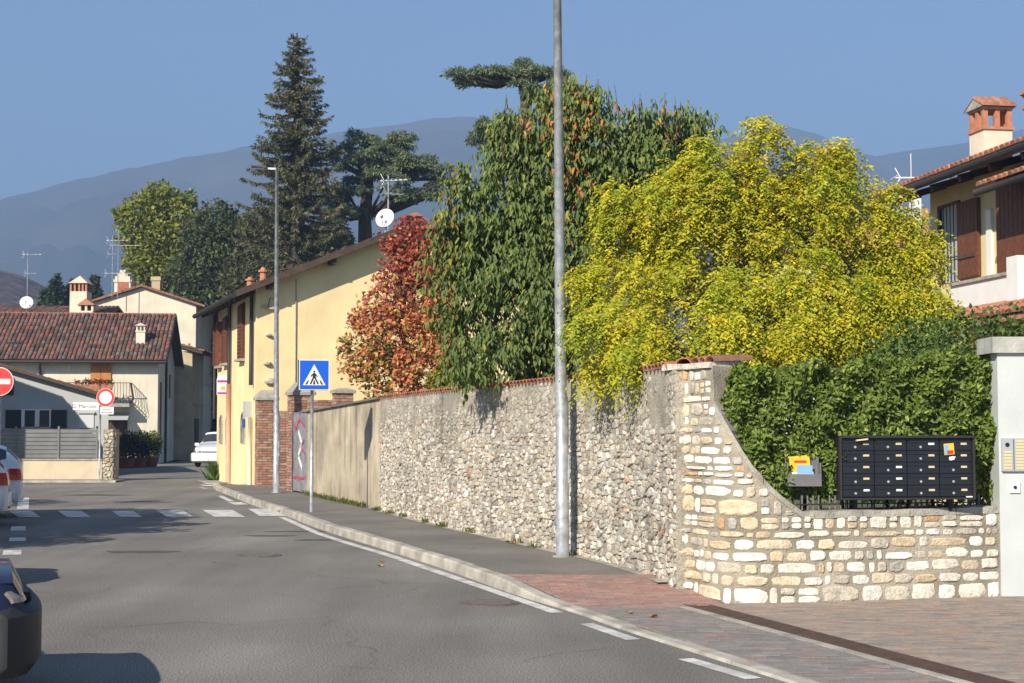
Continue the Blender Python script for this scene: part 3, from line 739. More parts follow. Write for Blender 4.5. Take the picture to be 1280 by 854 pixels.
def chimney(parent, x, y, z0, w, d, h, body, cap='tile', rz=0, name='chimney', openh=.22):
    """flue with open vents and a small tiled hat, as a part"""
    b = MB(); b.box(x - w / 2, x + w / 2, y - d / 2, y + d / 2, z0, z0 + h); c = b.build(name, body, parent)
    b = MB(); e = .035; b.box(x - w / 2 - e, x + w / 2 + e, y - d / 2 - e, y + d / 2 + e, z0 + h, z0 + h + .06); b.build('collar', M_terra if cap == 'tile' else body, c)
    p = w * .16
    for ix in (-1, 0, 1):
        for iy in (-1, 0, 1):
            if ix == 0 and iy == 0: continue
            cx_, cy_ = x + ix * (w / 2 - p / 2), y + iy * (d / 2 - p / 2)
            box_part('vent_post', M_terra if cap == 'tile' else body, c, (cx_ - p / 2, cx_ + p / 2, cy_ - p / 2, cy_ + p / 2, z0 + h + .06, z0 + h + .06 + openh))
    zt = z0 + h + .06 + openh; b = MB(); e = .07
    b.box(x - w / 2 - .02, x + w / 2 + .02, y - d / 2 - .02, y + d / 2 + .02, zt, zt + .04)
    vs = [(x - w / 2 - e, y - d / 2 - e, zt + .04), (x + w / 2 + e, y - d / 2 - e, zt + .04), (x + w / 2 + e, y + d / 2 + e, zt + .04), (x - w / 2 - e, y + d / 2 + e, zt + .04),
          (x, y - d / 2 - e, zt + .04 + w * .32), (x, y + d / 2 + e, zt + .04 + w * .32)]
    b.add(vs, [(0, 1, 4), (2, 3, 5), (1, 2, 5, 4), (3, 0, 4, 5), (3, 2, 1, 0)]); b.build('hat', body if cap != 'tile' else M_slab, c)
    if cap == 'tile':
        g = np.random.default_rng(4); b = MB()
        for sgn in (-1, 1):
            for k in range(4):
                yy = y - d / 2 - e + (d + 2 * e) * (k + .5) / 4; r = (d + 2 * e) / 8; vs = []
                for (tx, tz) in ((sgn * (w / 2 + e + .04), zt + .05), (0, zt + .05 + w * .34)):
                    for q in range(6):
                        a = math.pi * q / 5; vs.append((x + tx + math.sin(a) * 0, yy + math.cos(a) * r, tz + math.sin(a) * r * .8))
                b.add(vs, [(q, q + 1, 7 + q, 6 + q) for q in range(5)] + [(5, 4, 3, 2, 1, 0)], tuple(np.array((.36, .17, .11)) * g.uniform(.7, 1.15)))
        b.build('hat_tiles', M_tile, c, col=True)
    return c
def dish(label, p, r, nrm, stand, m=M_white):
    t = thing('satellite_dish', label, 'satellite dish', tuple(p)); n = Vector(nrm).normalized(); u = Vector((0, 0, 1)).cross(n).normalized(); w = n.cross(u); b = MB(); vs = []
    rings = [(.0, 0), (.4, .03), (.75, .1), (1, .19)]
    vs.append(Vector((0, 0, stand)))
    for (k, d) in rings[1:]:
        for i in range(20): a = i * math.pi / 10; vs.append(Vector((0, 0, stand)) + (u * math.cos(a) + w * math.sin(a)) * r * k + n * d * r)
    fs = [(0, 1 + i, 1 + (i + 1) % 20) for i in range(20)]
    for k in range(2): fs += [(1 + 20 * k + i, 21 + 20 * k + i, 21 + 20 * k + (i + 1) % 20, 1 + 20 * k + (i + 1) % 20) for i in range(20)]
    b.add(vs, fs); o = b.build('reflector', m, t, smooth=True); md = o.modifiers.new('s', 'SOLIDIFY'); md.thickness = .015
    b = MB(); b.tube([(0, 0, 0), Vector((0, 0, stand)) - n * .05], .025, 6); b.build('mast', M_galv, t)
    b = MB(); b.bar(Vector((0, 0, stand)) - w * r * .9 + n * .1, Vector((0, 0, stand)) + n * r * .9 - w * r * .2, .025); b.obox(Vector((0, 0, stand)) + n * r * .9 - w * r * .15, (u, w, n), (.035, .035, .06)); b.build('feed_arm', M_meter, t)
    return t
def antenna(label, p, h, arms, m=M_galv, r=.022):
    t = thing('roof_antenna', label, 'antenna', tuple(p)); b = MB(); b.tube([(0, 0, 0), (0, 0, h)], r, 6); b.build('mast', m, t)
    for (z, L_, ang, n) in arms:
        b = MB(); d = Vector((math.cos(ang), math.sin(ang), 0)); e = Vector((-d.y, d.x, 0)); c = Vector((0, 0, z)); b.bar(c - d * L_ * .3, c + d * L_ * .7, .03)
        for k in range(n): q = c + d * L_ * (-.3 + k / max(1, n - 1)); b.bar(q - e * (.28 - .02 * k), q + e * (.28 - .02 * k), .018)
        for k in range(2): q = c + d * L_ * (-.28); b.bar(q + Vector((0, 0, -.22 + .44 * k)), q + d * .12, .02)
        b.build('yagi_arm', m, t)
    return t

# ---- yellow house
hc = G(318, 607, .1)
yh = thing('yellow_house', 'yellow two-storey farmhouse with brown eaves, shutters and a bare gable wall', 'house', (hc.x, hc.y, 0), math.atan2(.325, .946))
WY, DY, EZ, RZ = 9.1, 7.5, 5.6, 7.52; rs = (RZ - EZ) / (WY / 2)
b = MB(); sec = [(0, 0), (WY, 0), (WY, EZ), (WY / 2, RZ), (0, EZ)]
holes = []
b.prism([(x, 0, z) for x, z in sec], (0, DY, 0)); wally = b.build('wall', M_yellow, yh)
def rp(x, y, dz=0):   # point on the roof underside
    return (x, y, (EZ + x * rs if x < WY / 2 else EZ + (WY - x) * rs) + dz)
b = MB()
for (x0, x1) in ((-.62, WY / 2), (WY / 2, WY + .62)):
    P4 = [rp(x0, -.55, .02), rp(x1, -.55, .02), rp(x1, DY + .45, .02), rp(x0, DY + .45, .02)]
    b.prism([P4[0], P4[1], P4[2], P4[3]], (0, 0, .11))
roofy = b.build('roof', M_eave, yh)
g = np.random.default_rng(2); ptile = [(.30, .125, .075), (.24, .115, .08), (.34, .16, .10), (.19, .12, .09)]
tile_field(roofy, rp(-.66, -.6, .14), (0, 1, 0), (1, 0, rs), DY + 1.05, 5.6, ptile, g)
for x in (.35, 2.1, 3.9, 5.4, 7.2, 8.8): q = rp(x, 0); box_part('purlin_end', M_eave, roofy, (x - .08, x + .08, -.5, 0.0, q[2] - .17, q[2] + .01))
b = MB()
for x0, x1 in ((-.66, WY / 2), (WY / 2, WY + .66)): b.bar(rp(x0, -.575, .07), rp(x1, -.575, .07), .03, .17)
b.build('bargeboard', M_eave, roofy)
b = MB(); b.tube([rp(-.70, -.55, .05), rp(-.70, DY + .5, .05)], .075, 8); b.build('gutter', M_dark, roofy)
for k in range(9):
    y = .2 + k * .85; b = MB(); b.bar(rp(-.6, y, -.05), rp(.02, y, -.05), .1, .13); b.build('rafter_tail', M_eave, roofy)
def shutter_pair(y0, y1, z0, z1):
    w = box_part('window', M_glass, yh, (-.01, .02, y0, y1, z0, z1)); box_part('frame', M_wood, w, (-.04, .0, y0 - .06, y0, z0, z1), (-.04, .0, y1, y1 + .06, z0, z1), (-.04, .0, y0 - .06, y1 + .06, z1, z1 + .06))
    for (a, c) in ((y0, (y0 + y1) / 2 - .006), ((y0 + y1) / 2 + .006, y1)):
        s_ = box_part('shutter', M_wood, w, (-.10, -.05, a, c, z0, z1)); bb = MB()
        for k in range(14): z = z0 + .08 + (z1 - z0 - .16) * k / 13; bb.obox((-.103, (a + c) / 2, z), ((.7, 0, .7), (0, 1, 0), (-.7, 0, .7)), (.02, (c - a) / 2 - .05, .006))
        bb.build('louvres', M_wood, w)
    box_part('sill', M_slab, w, (-.17, 0, y0 - .08, y1 + .08, z0 - .07, z0))
shutter_pair(1.95, 2.75, 3.72, 5.3); shutter_pair(5.2, 5.85, 3.72, 5.15)
w = box_part('window', M_glass, yh, (-.01, .02, 6.55, 7.15, 3.7, 5.1))
for (yy) in (6.5, 7.2): box_part('shutter', M_wood, w, (-.2, -.02, yy - .025, yy + .025, 3.7, 5.1))
box_part('sill', M_slab, w, (-.15, 0, 6.45, 7.25, 3.62, 3.69))
for (yc, hw, z0, z1) in ((2.0, .33, 1.25, 2.15), (5.0, .33, 1.15, 2.1), (6.4, .3, 1.2, 2.1)):
    poly = [(-.012, yc - hw, z0), (-.012, yc + hw, z0)] + [(-.012, yc + hw * math.cos(a), z1 - hw + hw * math.sin(a)) for a in np.linspace(0, math.pi, 9)]
    b = MB(); b.prism(poly, (.03, 0, 0)); w = b.build('arched_window', M_glass, yh); b = MB()
    for p, q in zip(poly[1:], poly[2:] + poly[:1]): b.bar(p, q, .05, .07, up=(1, 0, 0))
    b.bar((-.02, yc, z0), (-.02, yc, z1), .03); b.bar((-.02, yc - hw, (z0 + z1) / 2), (-.02, yc + hw, (z0 + z1) / 2), .03); b.build('frame', M_slab, w)
for (y, z0, z1, r, m_, nm) in ((4.45, 3.05, 5.5, .055, M_dark, 'downpipe'), (4.45, .0, 3.05, .075, M_pink, 'pink_downpipe'), (.3, 2.9, 5.5, .055, M_dark, 'downpipe'), (.42, .05, 2.0, .05, M_cream, 'service_pipe'), (7.6, 2.0, 5.4, .05, M_dark, 'downpipe')):
    b = MB(); b.tube([(-.08, y, z0), (-.08, y, z1)], r, 8); b.build(nm, m_, yh, smooth=True)
b = MB(); b.tube([(-.08, 4.45, 5.45), (-.35, 4.45, 5.42), (-.66, 4.45, 5.38)], .05, 8); b.build('downpipe', M_dark, yh, smooth=True)
b = MB(); b.tube([(1.12, -.03, .2), (1.12, -.03, 5.9)], .016, 6); b.build('cable', M_slab, yh)
box_part('meter_box', M_meter, yh, (-.2, 0, .55, .85, 2.0, 2.45)); box_part('blue_house_number', mat('number_blue', (.03, .10, .35), .4), yh, (-.23, -.17, .60, .80, 1.7, 1.95))
for (x, z, w_, h_) in ((.42, 5.06, .3, .13), (.36, 4.3, .18, .09), (.32, 3.5, .22, .13), (.4, 3.0, .36, .2), (.2, 5.1, .14, .1)):
    b = MB(); g = np.random.default_rng(int(z * 10)); n = 9; ring = [(x + w_ / 2 * math.cos(a) * g.uniform(.85, 1.1), -.0, z + h_ / 2 * math.sin(a) * g.uniform(.85, 1.1)) for a in [2 * math.pi * i / n for i in range(n)]]
    b.add([(p[0], 0.02, p[2]) for p in ring] + [(p[0], -.07, p[2]) for p in ring] + [(x + (p[0] - x) * .6, -.12, z + (p[2] - z) * .6) for p in ring] + [(x, -.125, z)],
          [(i, (i + 1) % n, n + (i + 1) % n, n + i) for i in range(n)] + [(n + i, n + (i + 1) % n, 2 * n + (i + 1) % n, 2 * n + i) for i in range(n)] + [(2 * n + i, 2 * n + (i + 1) % n, 3 * n) for i in range(n)], (.46, .40, .31))
    b.build('projecting_stone', M_stone, yh, col=True)
b = MB(); b.tube([(.33, -.02, 5.1), (.38, -.1, 5.35), (.5, -.14, 5.3)], .012, 5); b.build('wire_bracket', M_dark, yh)
for (x, y, s_) in ((.7, 3.0, 1), (.5, 4.2, .8)):
    z = EZ + x * rs + .12; b = MB(); b.tube([(x, y, z - .1), (x, y, z + .35 * s_), (x, y, z + .36 * s_), (x, y, z + .42 * s_), (x, y, z + .43 * s_), (x, y, z + .5 * s_)], [.11, .1, .15, .15, .09, .06], 10); b.build('chimney_pot', M_terra, roofy, smooth=False)
chimney(roofy, WY / 2 + .25, .9, RZ - .1, .34, .34, .32, M_terra, 'plain', openh=.12)
mw = Matrix.Translation((hc.x, hc.y, 0)) @ Matrix.Rotation(math.atan2(.325, .946), 4, 'Z')
pd = mw @ Vector((WY / 2 - .75, .35, RZ - .15)); dish('white satellite dish on the ridge of the yellow house', pd, .29, (-.35, -.9, .3), .42)
pa = mw @ Vector((WY / 2 - .35, 1.6, RZ)); antenna('thin television antenna on the yellow house ridge behind the dish', pa, 1.75, [(1.6, .9, -.3, 7), (1.2, .6, .4, 4)])
# bracket sign on the street side
bs = mw @ Vector((0, 4.75, 2.72)); t = thing('hanging_sign', 'white projecting sign with magenta bands and lime emblem on yellow house', 'sign', tuple(bs), math.atan2(.325, .946) - R(8))
box_part('board', M_signwhite, t, (-.40, -.04, -.02, .02, 0, .47))
poly = [(-.40, -.02, .47), (-.04, -.02, .47), (-.07, -.02, .58), (-.22, -.02, .63), (-.37, -.02, .58)]; b = MB(); b.prism(poly, (0, .04, 0)); b.build('board_top', M_signwhite, t)
box_part('band', M_magenta, t, (-.38, -.06, -.024, -.021, .38, .45)); box_part('band', M_magenta, t, (-.38, -.06, -.024, -.021, .02, .08))
box_part('lime_emblem', M_lime, t, (-.27, -.15, -.024, -.021, .15, .26)); box_part('bracket', M_dark, t, (-.04, .02, -.015, .015, .1, .14), (-.04, .02, -.015, .015, .4, .44))

# ---- house with balcony
pal_t = [(.17, .085, .065), (.13, .075, .06), (.21, .115, .085), (.11, .08, .068), (.24, .10, .07), (.17, .13, .11)]
wh0 = Vector((-16.77, 72, 0)); rw = R(7.2)
wh = thing('balcony_house', 'cream house with weathered tile roof, orange shutters and flowered balcony', 'house', tuple(wh0), rw)
WW, DW, EW, RW = 11.5, 8.2, 5.05, 7.25; sw = (RW - EW) / (DW / 2)
b = MB(); b.prism([(-WW, 0, 0), (-WW, DW, 0), (-WW, DW, EW), (-WW, DW / 2, RW), (-WW, 0, EW)], (WW, 0, 0)); b.build('wall', M_cream, wh)
b = MB()
for sgn in (0, 1):
    y0, y1 = (-.5, DW / 2) if sgn == 0 else (DW + .5, DW / 2); f = lambda y: EW + (y if sgn == 0 else DW - y) * sw
    b.prism([(-WW - .3, y0, f(y0) + .01), (.42, y0, f(y0) + .01), (.42, y1, f(y1) + .01), (-WW - .3, y1, f(y1) + .01)], (0, 0, .1))
rf = b.build('roof', M_eave, wh); g = np.random.default_rng(6)
tile_field(rf, (-WW - .3, -.56, EW - .56 * sw + .13), (1, 0, 0), (0, 1, sw), WW + .75, (DW / 2 + .56) * math.hypot(1, sw), pal_t, g, .2, .4)
b = MB()
for k in range(36): x = -WW - .3 + (WW + .72) * (k + .5) / 36; vs, fs, c = tile_arc(.36, .1, 6, .014, .9, tuple(np.array((.36, .13, .075)) * g.uniform(.8, 1.1))); b.add([(x - .18 + v[1], DW / 2 + v[0], RW + .12 + v[2]) for v in vs], fs, c)
b.build('ridge_tiles', M_tile, rf, col=True)['kind'] = 'stuff'
b = MB(); b.tube([(-WW - .3, -.58, EW - .27), (.42, -.58, EW - .27)], .075, 8); b.build('gutter', M_dark, rf)
for k in range(14): x = -WW + .2 + k * .86; box_part('rafter_tail', M_eave, rf, (x - .06, x + .06, -.48, .0, EW - .30, EW - .16))
b = MB(); b.bar((.43, -.55, EW - .26), (.43, DW / 2, RW + .0), .05, .22); b.bar((.43, DW + .5, EW - .26), (.43, DW / 2, RW), .05, .22); b.build('bargeboard', M_eave, rf)
chimney(rf, -.95, 1.15, EW + .5, .42, .42, .75, M_cream, 'plain', openh=.2)
box_part('skylight', M_glass, rf, (-7.2, -6.5, .75, .95, EW + .58, EW + .72))
def px_x(px, y=0):  # local x of a picture column on the front wall
    for k in range(2000):
        x = -WW - 3 + k * .01; p = Matrix.Rotation(rw, 2) @ Vector((x, y)) + wh0.xy
        if CX + F * p.x / p.y > px: return x
dx0, dx1 = px_x(113), px_x(138.5)
dw = box_part('balcony_door', M_eave, wh, (dx0, dx1, -.012, .02, 2.86, 5.0)); mid = (dx0 + dx1) / 2
for (a, c) in ((dx0, mid - .01), (mid + .01, dx1)):
    s_ = box_part('shutter', M_woodo, dw, (a, c, -.075, -.025, 2.9, 4.96)); bb = MB()
    for k in range(22): bb.box(a + .05, c - .05, -.083, -.074, 3.0 + k * .087, 3.0 + k * .087 + .05)
    bb.build('louvres', M_woodo, dw)
bx0, bx1 = px_x(84), px_x(165)
bal = box_part('balcony_slab', M_slab, wh, (bx0, bx1, -.95, -.01, 2.68, 2.84))
b = MB()
for z in (3.80, 2.95):
    b.bar((bx0, -.92, z), (bx1, -.92, z), .03); b.bar((bx0, -.92, z), (bx0, -.02, z), .03); b.bar((bx1, -.92, z), (bx1, -.02, z), .03)
b.build('rail', M_dark, bal)
nb = int((bx1 - bx0) / .13)
for k in range(nb + 1):
    x = bx0 + (bx1 - bx0) * k / nb; b = MB(); b.tube([(x, -.92, 2.84), (x, -1.06, 3.1), (x, -.95, 3.45), (x, -.92, 3.8)], .011, 5); b.build('baluster', M_dark, bal)
for k in range(1, 7): b = MB(); b.tube([(bx1, -.92 + k * .13, 2.84), (bx1 + .12, -.92 + k * .13, 3.1), (bx1, -.92 + k * .13, 3.8)], .011, 5); b.build('baluster', M_dark, bal)
for i, px in enumerate((103, 119, 133)):
    x = px_x(px, -.95); p = Matrix.Rotation(rw, 2) @ Vector((x, -1.06)) + wh0.xy; t = thing('flower_box', ('red-flowered terracotta box on the balcony rail away from the orange shutters', 'red-flowered terracotta box in front of the orange shutter nearer the downpipe', 'red-flowered terracotta box in front of the orange shutter nearer the house corner')[i], 'flower box', (p.x, p.y, 3.52), rw, 'flower boxes on the balcony')
    b = MB(); b.add([(-.28, -.08, 0), (.28, -.08, 0), (.28, .08, 0), (-.28, .08, 0), (-.33, -.11, .2), (.33, -.11, .2), (.33, .11, .2), (-.33, .11, .2)], [(3, 2, 1, 0), (4, 5, 6, 7), (0, 1, 5, 4), (1, 2, 6, 5), (2, 3, 7, 6), (3, 0, 4, 7)]); b.build('trough', M_terra, t)
    gg = np.random.default_rng(40 + i); n = 90; P = np.stack([gg.uniform(-.33, .33, n), gg.uniform(-.13, .13, n), .2 + gg.uniform(0, .2, n)], 1); d = gg.normal(size=(n, 3)) * .05; e = gg.normal(size=(n, 3)) * .05
    V = np.stack([P, P + d, P + d + e, P + e], 1).reshape(-1, 3); C = np.repeat(np.where(gg.random((n, 1)) < .55, [[.42, .05, .03]], [[.06, .10, .03]]), 4, 0); fast_mesh('blooms', V, np.arange(4 * n).reshape(-1, 4), M_leaf, t, C)
ox0, ox1 = px_x(136), px_x(160)
o_ = box_part('ground_door', M_eave, wh, (ox0, ox1, -.02, .02, 0, 2.1)); box_part('leaf', M_eave, o_, (ox0 + .08, ox1 - .08, -.05, -.025, 0, 2.0))
b = MB(); b.prism([(ox0 - .1, -.0, 2.42), (ox0 - .1, -.8, 2.12), (ox0 - .1, -.8, 2.07), (ox0 - .1, 0, 2.35)], (ox1 - ox0 + .2, 0, 0)); b.build('door_canopy', M_meter, wh)
xx = px_x(50); b = MB(); b.tube([(xx + .1, -.5, EW - .3), (xx + .02, -.3, EW - .5), (xx, -.07, EW - .75), (xx, -.07, 0)], .06, 8); b.build('downpipe', M_dark, wh, smooth=True)
box_part('vent_stub', M_white, wh, (px_x(85), px_x(87.5), -.06, 0, 4.4, 4.75))
b = MB(); b.tube([(.06, 3.3, 0), (.06, 3.3, EW + 1)], .06, 8); b.build('downpipe', M_dark, wh, smooth=True)
for (y0, z0, z1) in ((1.0, .9, 3.9), (5.3, 3.2, 4.4)): box_part('side_window', M_wood, wh, (0, .03, y0, y0 + .55, z0, z1))
# annexe behind with the shaded side wall
an0 = Vector((-17.1, 76.4, 0)); an = thing('lane_house', 'shaded ochre house side with lean-to roof along the narrow lane', 'house', tuple(an0), R(4))
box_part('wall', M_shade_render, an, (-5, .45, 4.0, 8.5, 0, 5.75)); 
b = MB(); b.prism([(-5, 3.75, 7.2), (1.0, 3.75, 5.6), (1.0, 8.9, 5.6), (-5, 8.9, 7.2)], (0, 0, .14)); r2 = b.build('roof', M_eave, an); tile_field(r2, (1.05, 3.75, 5.74), (0, 1, 0), (-1, 0, 1.6 / 6), 5.1, 6.0, pal_t, g)
w = box_part('window', M_wood, an, (.45, .5, 5.2, 6.1, .9, 2.1)); box_part('frame', M_eave, w, (.45, .54, 5.1, 5.2, .8, 2.2), (.45, .54, 6.1, 6.2, .8, 2.2), (.45, .54, 5.2, 6.1, 2.1, 2.2))
box_part('string_course', M_slab, an, (.45, .5, 4.0, 8.5, 2.9, 3.0)); box_part('plinth', M_slab, an, (.45, .53, 4.0, 8.5, 0, .55))
b = MB(); b.tube([(.2, 4.5, 5.7), (.2, 4.5, 6.2)], .07, 8); b.build('flue', M_terra, an); b = MB(); b.bar((.5, 4.2, 4.0), (2.2, 3.6, 4.0), .03); b.build('washing_pole', M_galv, an)
# ---- gabled house further back
gb0 = at(243, 560, 88); gx = lambda px: (at(px, 500, 88).x - gb0.x)
gh = thing('gabled_house', 'tall cream gable end with brick and plaster chimneys behind the tiled roof', 'house', (gb0.x, 88, 0))
zr, za, zl = at(243, 381, 88).z, at(176, 359, 88).z, at(118, 378, 88).z; xl, xa = gx(116), gx(176)
b = MB(); b.prism([(xl, 0, 0), (0, 0, 0), (0, 0, zr), (xa, 0, za), (xl, 0, zl)], (0, 9, 0)); b.build('wall', M_cream, gh)
b = MB()
b.prism([(xa, -.3, za + .02), (.55, -.3, zr + .02 - .55 * (za - zr) / -xa), (.55, 9.3, zr + .02 - .55 * (za - zr) / -xa), (xa, 9.3, za + .02)], (0, 0, .13))
b.prism([(xl - .4, -.3, zl - .1), (xa, -.3, za + .02), (xa, 9.3, za + .02), (xl - .4, 9.3, zl - .1)], (0, 0, .13)); r3 = b.build('roof', mat('old_tile_edge', (.24, .12, .08), .9, .3, 6), gh)
b = MB(); b.box(gx(139), gx(160), .3, 1.2, zl + .2, at(150, 352, 88).z); c = b.build('chimney', M_cream, r3)
box_part('brick_panel', mat('brick_face', (.38, .13, .08), .9, .25, 8, .3, 30), c, (gx(143), gx(157), .27, .3, zl + .5, at(150, 353, 88).z))
b = MB()
for k, (a, z0, z1) in enumerate(((0, 352, 349), (2, 349, 345), (5, 345, 341), (8, 341, 337))): b.box(gx(138 + a), gx(161 - a), .25, 1.25, at(150, z0, 88).z, at(150, z1, 88).z)
b.build('stepped_cap', M_cream, c)
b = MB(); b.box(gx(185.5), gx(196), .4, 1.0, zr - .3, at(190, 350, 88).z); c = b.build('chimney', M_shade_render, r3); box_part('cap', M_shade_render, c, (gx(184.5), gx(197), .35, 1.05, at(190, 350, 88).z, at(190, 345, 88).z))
chimney(r3, gx(237), -4, 6.2, .3, .3, .35, M_shade_render, 'plain', openh=.1) if False else None
# tall vented chimney and dormer chimney stand on a lower roof to the left
lb0 = at(118, 560, 84); lh = thing('low_roofed_house', 'low house with faded tile roof carrying a tall twin-vented chimney', 'house', (lb0.x, 84, 0)); lx = lambda px: at(px, 500, 84).x - lb0.x
zt_ = at(60, 398, 84).z; box_part('wall', M_cream, lh, (-14, .3, 0, 6, 0, zt_ - .1))
b = MB(); b.prism([(-14.5, -.4, zt_ - .15), (.5, -.4, zt_ - .15), (.5, 3, zt_ + .75), (-14.5, 3, zt_ + .75)], (0, 0, .12)); b.prism([(-14.5, 3, zt_ + .75), (.5, 3, zt_ + .75), (.5, 6.4, zt_ - .15), (-14.5, 6.4, zt_ - .15)], (0, 0, .12)); r4 = b.build('roof', M_eave, lh)
tile_field(r4, (-14.5, -.42, zt_ - .02), (1, 0, 0), (0, 3.4, .9), 15, 3.5, pal_t, g, .22, .42)
tw = box_part('tower_chimney', M_cream, lh, (lx(91), lx(112), -.9, .1, 0, at(100, 366, 84).z))
z0 = at(100, 366, 84).z; z1 = at(100, 356, 84).z
for px in (92, 97, 102.3, 106.8, 111): box_part('vent_post', M_terra, tw, (lx(px) - .05, lx(px) + .05, -.9, -.75, z0, z1))
box_part('vent_back', M_eave, tw, (lx(92), lx(111), -.7, .05, z0, z1))
b = MB(); b.prism([(lx(89.5), -1.0, z1), (lx(113.5), -1.0, z1), (lx(104), -1.0, at(100, 347, 84).z)], (0, 1.2, 0)); b.build('hat', M_cream, tw)
dm = box_part('dormer_chimney', M_cream, lh, (lx(106), lx(123), -1.4, -.8, 0, at(100, 391, 84).z)); z0 = at(100, 391, 84).z; z1 = at(100, 384, 84).z
for px in (106.7, 114.5, 122.3): box_part('vent_post', M_cream, dm, (lx(px) - .06, lx(px) + .06, -1.4, -1.2, z0, z1))
box_part('vent_back', M_eave, dm, (lx(107), lx(122), -1.15, -.8, z0, z1)); b = MB(); b.prism([(lx(103.5), -1.5, z1), (lx(125.5), -1.5, z1), (lx(114.5), -1.5, at(100, 376, 84).z)], (0, .8, 0)); b.build('hat', M_terra, dm)
p = at(33, 398, 83); dish('white satellite dish on a mast above the weathered tile roof', (p.x, p.y, p.z - .5), .36, (.15, -.95, .3), 1.35)
p = at(33.5, 396, 83.6); antenna('tall antenna mast with two arms above the weathered tile roof', (p.x, p.y, p.z - .5), 4.1, [(3.95, 1.1, 0, 6), (2.9, .7, .2, 3)])
p = at(140, 372, 87); antenna('lattice of aerials on the gabled house beside the brick chimney', (p.x, p.y, p.z), 3.6, [(3.3, 1.3, 0, 7), (2.5, 1.2, .2, 5), (1.4, 1.6, 0, 6)])
p = at(147, 372, 86.5); antenna('thin whip antenna in front of the brick chimney', (p.x, p.y, p.z), 3.9, [(3.0, 1.8, .1, 5)])

# ---- grey house with sloping roof, and an unseen house added to shade it
gy = thing('grey_house', 'grey low house with sloping tile roof, dark shutters and twin windows', 'house', (at(135, 560, 55).x, 55, 0)); X0 = at(135, 560, 55).x; hx = lambda px: at(px, 500, 55).x - X0
hz_ = lambda py: at(60, py, 55).z
zr1, zl1 = hz_(496), hz_(496) + 7.2 * (hz_(466) - hz_(496)) / (hx(126) - hx(20)); sl = (zl1 - zr1) / 7.2
SK = -.30; b = MB(); b.prism([(-7.2, 0, 0), (0, 0, 0), (0, 0, zr1 - .06), (-7.2, 0, zl1 - .06)], (7 * SK, 7, 0)); b.build('wall', M_greyhouse, gy)
b = MB(); b.prism([(-7.4, -.35, zl1 - .03 + sl * .2), (.25, -.35, zr1 - .03 - sl * .25), (.25 + 7.3 * SK, 7.3, zr1 - .03 - sl * .25), (-7.4 + 7.3 * SK, 7.3, zl1 - .03 + sl * .2)], (0, 0, .11)); r5 = b.build('roof', M_eave, gy)
tile_field(r5, (.28 + 7.3 * SK, 7.3, zr1 + .08 - sl * .25), (-SK, -1, 0), (-1, 0, sl), 7.9, 7.3, pal_t, g)
win = box_part('window', M_glass, gy, (hx(27.5), hx(64.5), -.012, .03, hz_(533.5), hz_(513)))
box_part('frame', M_white, win, *[(hx(a), hx(c), -.05, -.01, hz_(533.5), hz_(513)) for a, c in ((27.5, 31.5), (44.5, 50), (62.5, 64.5))]); box_part('lintel', M_white, win, (hx(27), hx(65), -.06, 0, hz_(513), hz_(511.6)))
for a, c in ((8, 27), (65, 84)):
    s_ = box_part('shutter', mat('dark_green_shutter', (.012, .02, .025), .5), win, (hx(a), hx(c), -.07, -.02, hz_(535), hz_(512.5)))
    box_part('shutter_rails', M_dark, win, *[(hx(a) + .03, hx(c) - .03, -.078, -.07, hz_(p + 1.2), hz_(p)) for p in (515, 519, 523, 527, 531)])
box_part('upper_shutter', MAT['dark_green_shutter'], gy, (hx(4), hx(17), -.06, -.01, hz_(494), hz_(472)))
box_part('roller_shutter', mat('pale_roller', (.52, .53, .53), .6), gy, (hx(100), hx(118), -.04, -.005, hz_(535), hz_(517))); box_part('shutter_box', M_meter, gy, (hx(98.5), hx(119.5), -.1, -.005, hz_(517), hz_(515)))
oh = thing('shade_house', 'plain cream house added out of view to shade the grey house', 'house', (-18.9, 43.5, 0))
box_part('wall', M_cream, oh, (-8, 0, 0, 6.5, 0, 6.2)); b = MB(); b.prism([(-8.4, -.4, 6.15), (.0, -.4, 6.15), (-4.2, -.4, 7.6)], (0, 7.3, 0)); b.build('roof', M_eave, oh)
for x in (-6.6, -4.2, -1.8):
    for z in (.9, 3.9): w = box_part('window', M_glass, oh, (x - .4, x + .4, -.012, .02, z, z + 1.3)); box_part('shutter', M_wood, w, (x - .85, x - .42, -.06, -.01, z, z + 1.3), (x + .42, x + .85, -.06, -.01, z, z + 1.3))

# ---- house on the right
rdir = Vector((.167, -1, 0)).normalized(); rn = Vector((-1, -.167, 0)).normalized()   # along the front towards us / outwards
rc = Vector((at(1165, 400, 33).x, 33, 0)); rot = math.atan2(rdir.y, rdir.x)
rh = thing('villa', 'yellow villa with brown shutters, dark gutter and ornate tiled chimney', 'house', tuple(rc), rot)   # local x: along the front towards the camera, local y: into the house
def rl(px, py, off=0.):   # picture point on the front plane moved off outwards -> local x, z
    d = ray(px, py); pl = rc + rn * off; k = ((pl - Vector((0, 0, EYE))).dot(rn)) / d.dot(rn); P = Vector((0, 0, EYE)) + d * k; return (P - rc).dot(rdir), P.z
side = 1 if Vector((-math.sin(rot), math.cos(rot), 0)).dot(rn) < 0 else -1   # +local y is into the house when 1
Y_ = lambda o: -side * o      # outward offset -> local y
def rbox(nm, m, par, x0, x1, o0, o1, z0, z1):
    a, c = sorted((Y_(o0), Y_(o1))); return box_part(nm, m, par, (min(x0, x1), max(x0, x1), a, c, z0, z1))
ze = 6.62
rbox('wall', mat('villa_yellow', (.66, .55, .30), .9, .06, 2), rh, 0, 9, -8, 0, 0, ze + .25)
b = MB(); rsl = .38
P4 = lambda x, o: (x, Y_(o), ze + .05 + (.95 - o) * rsl)
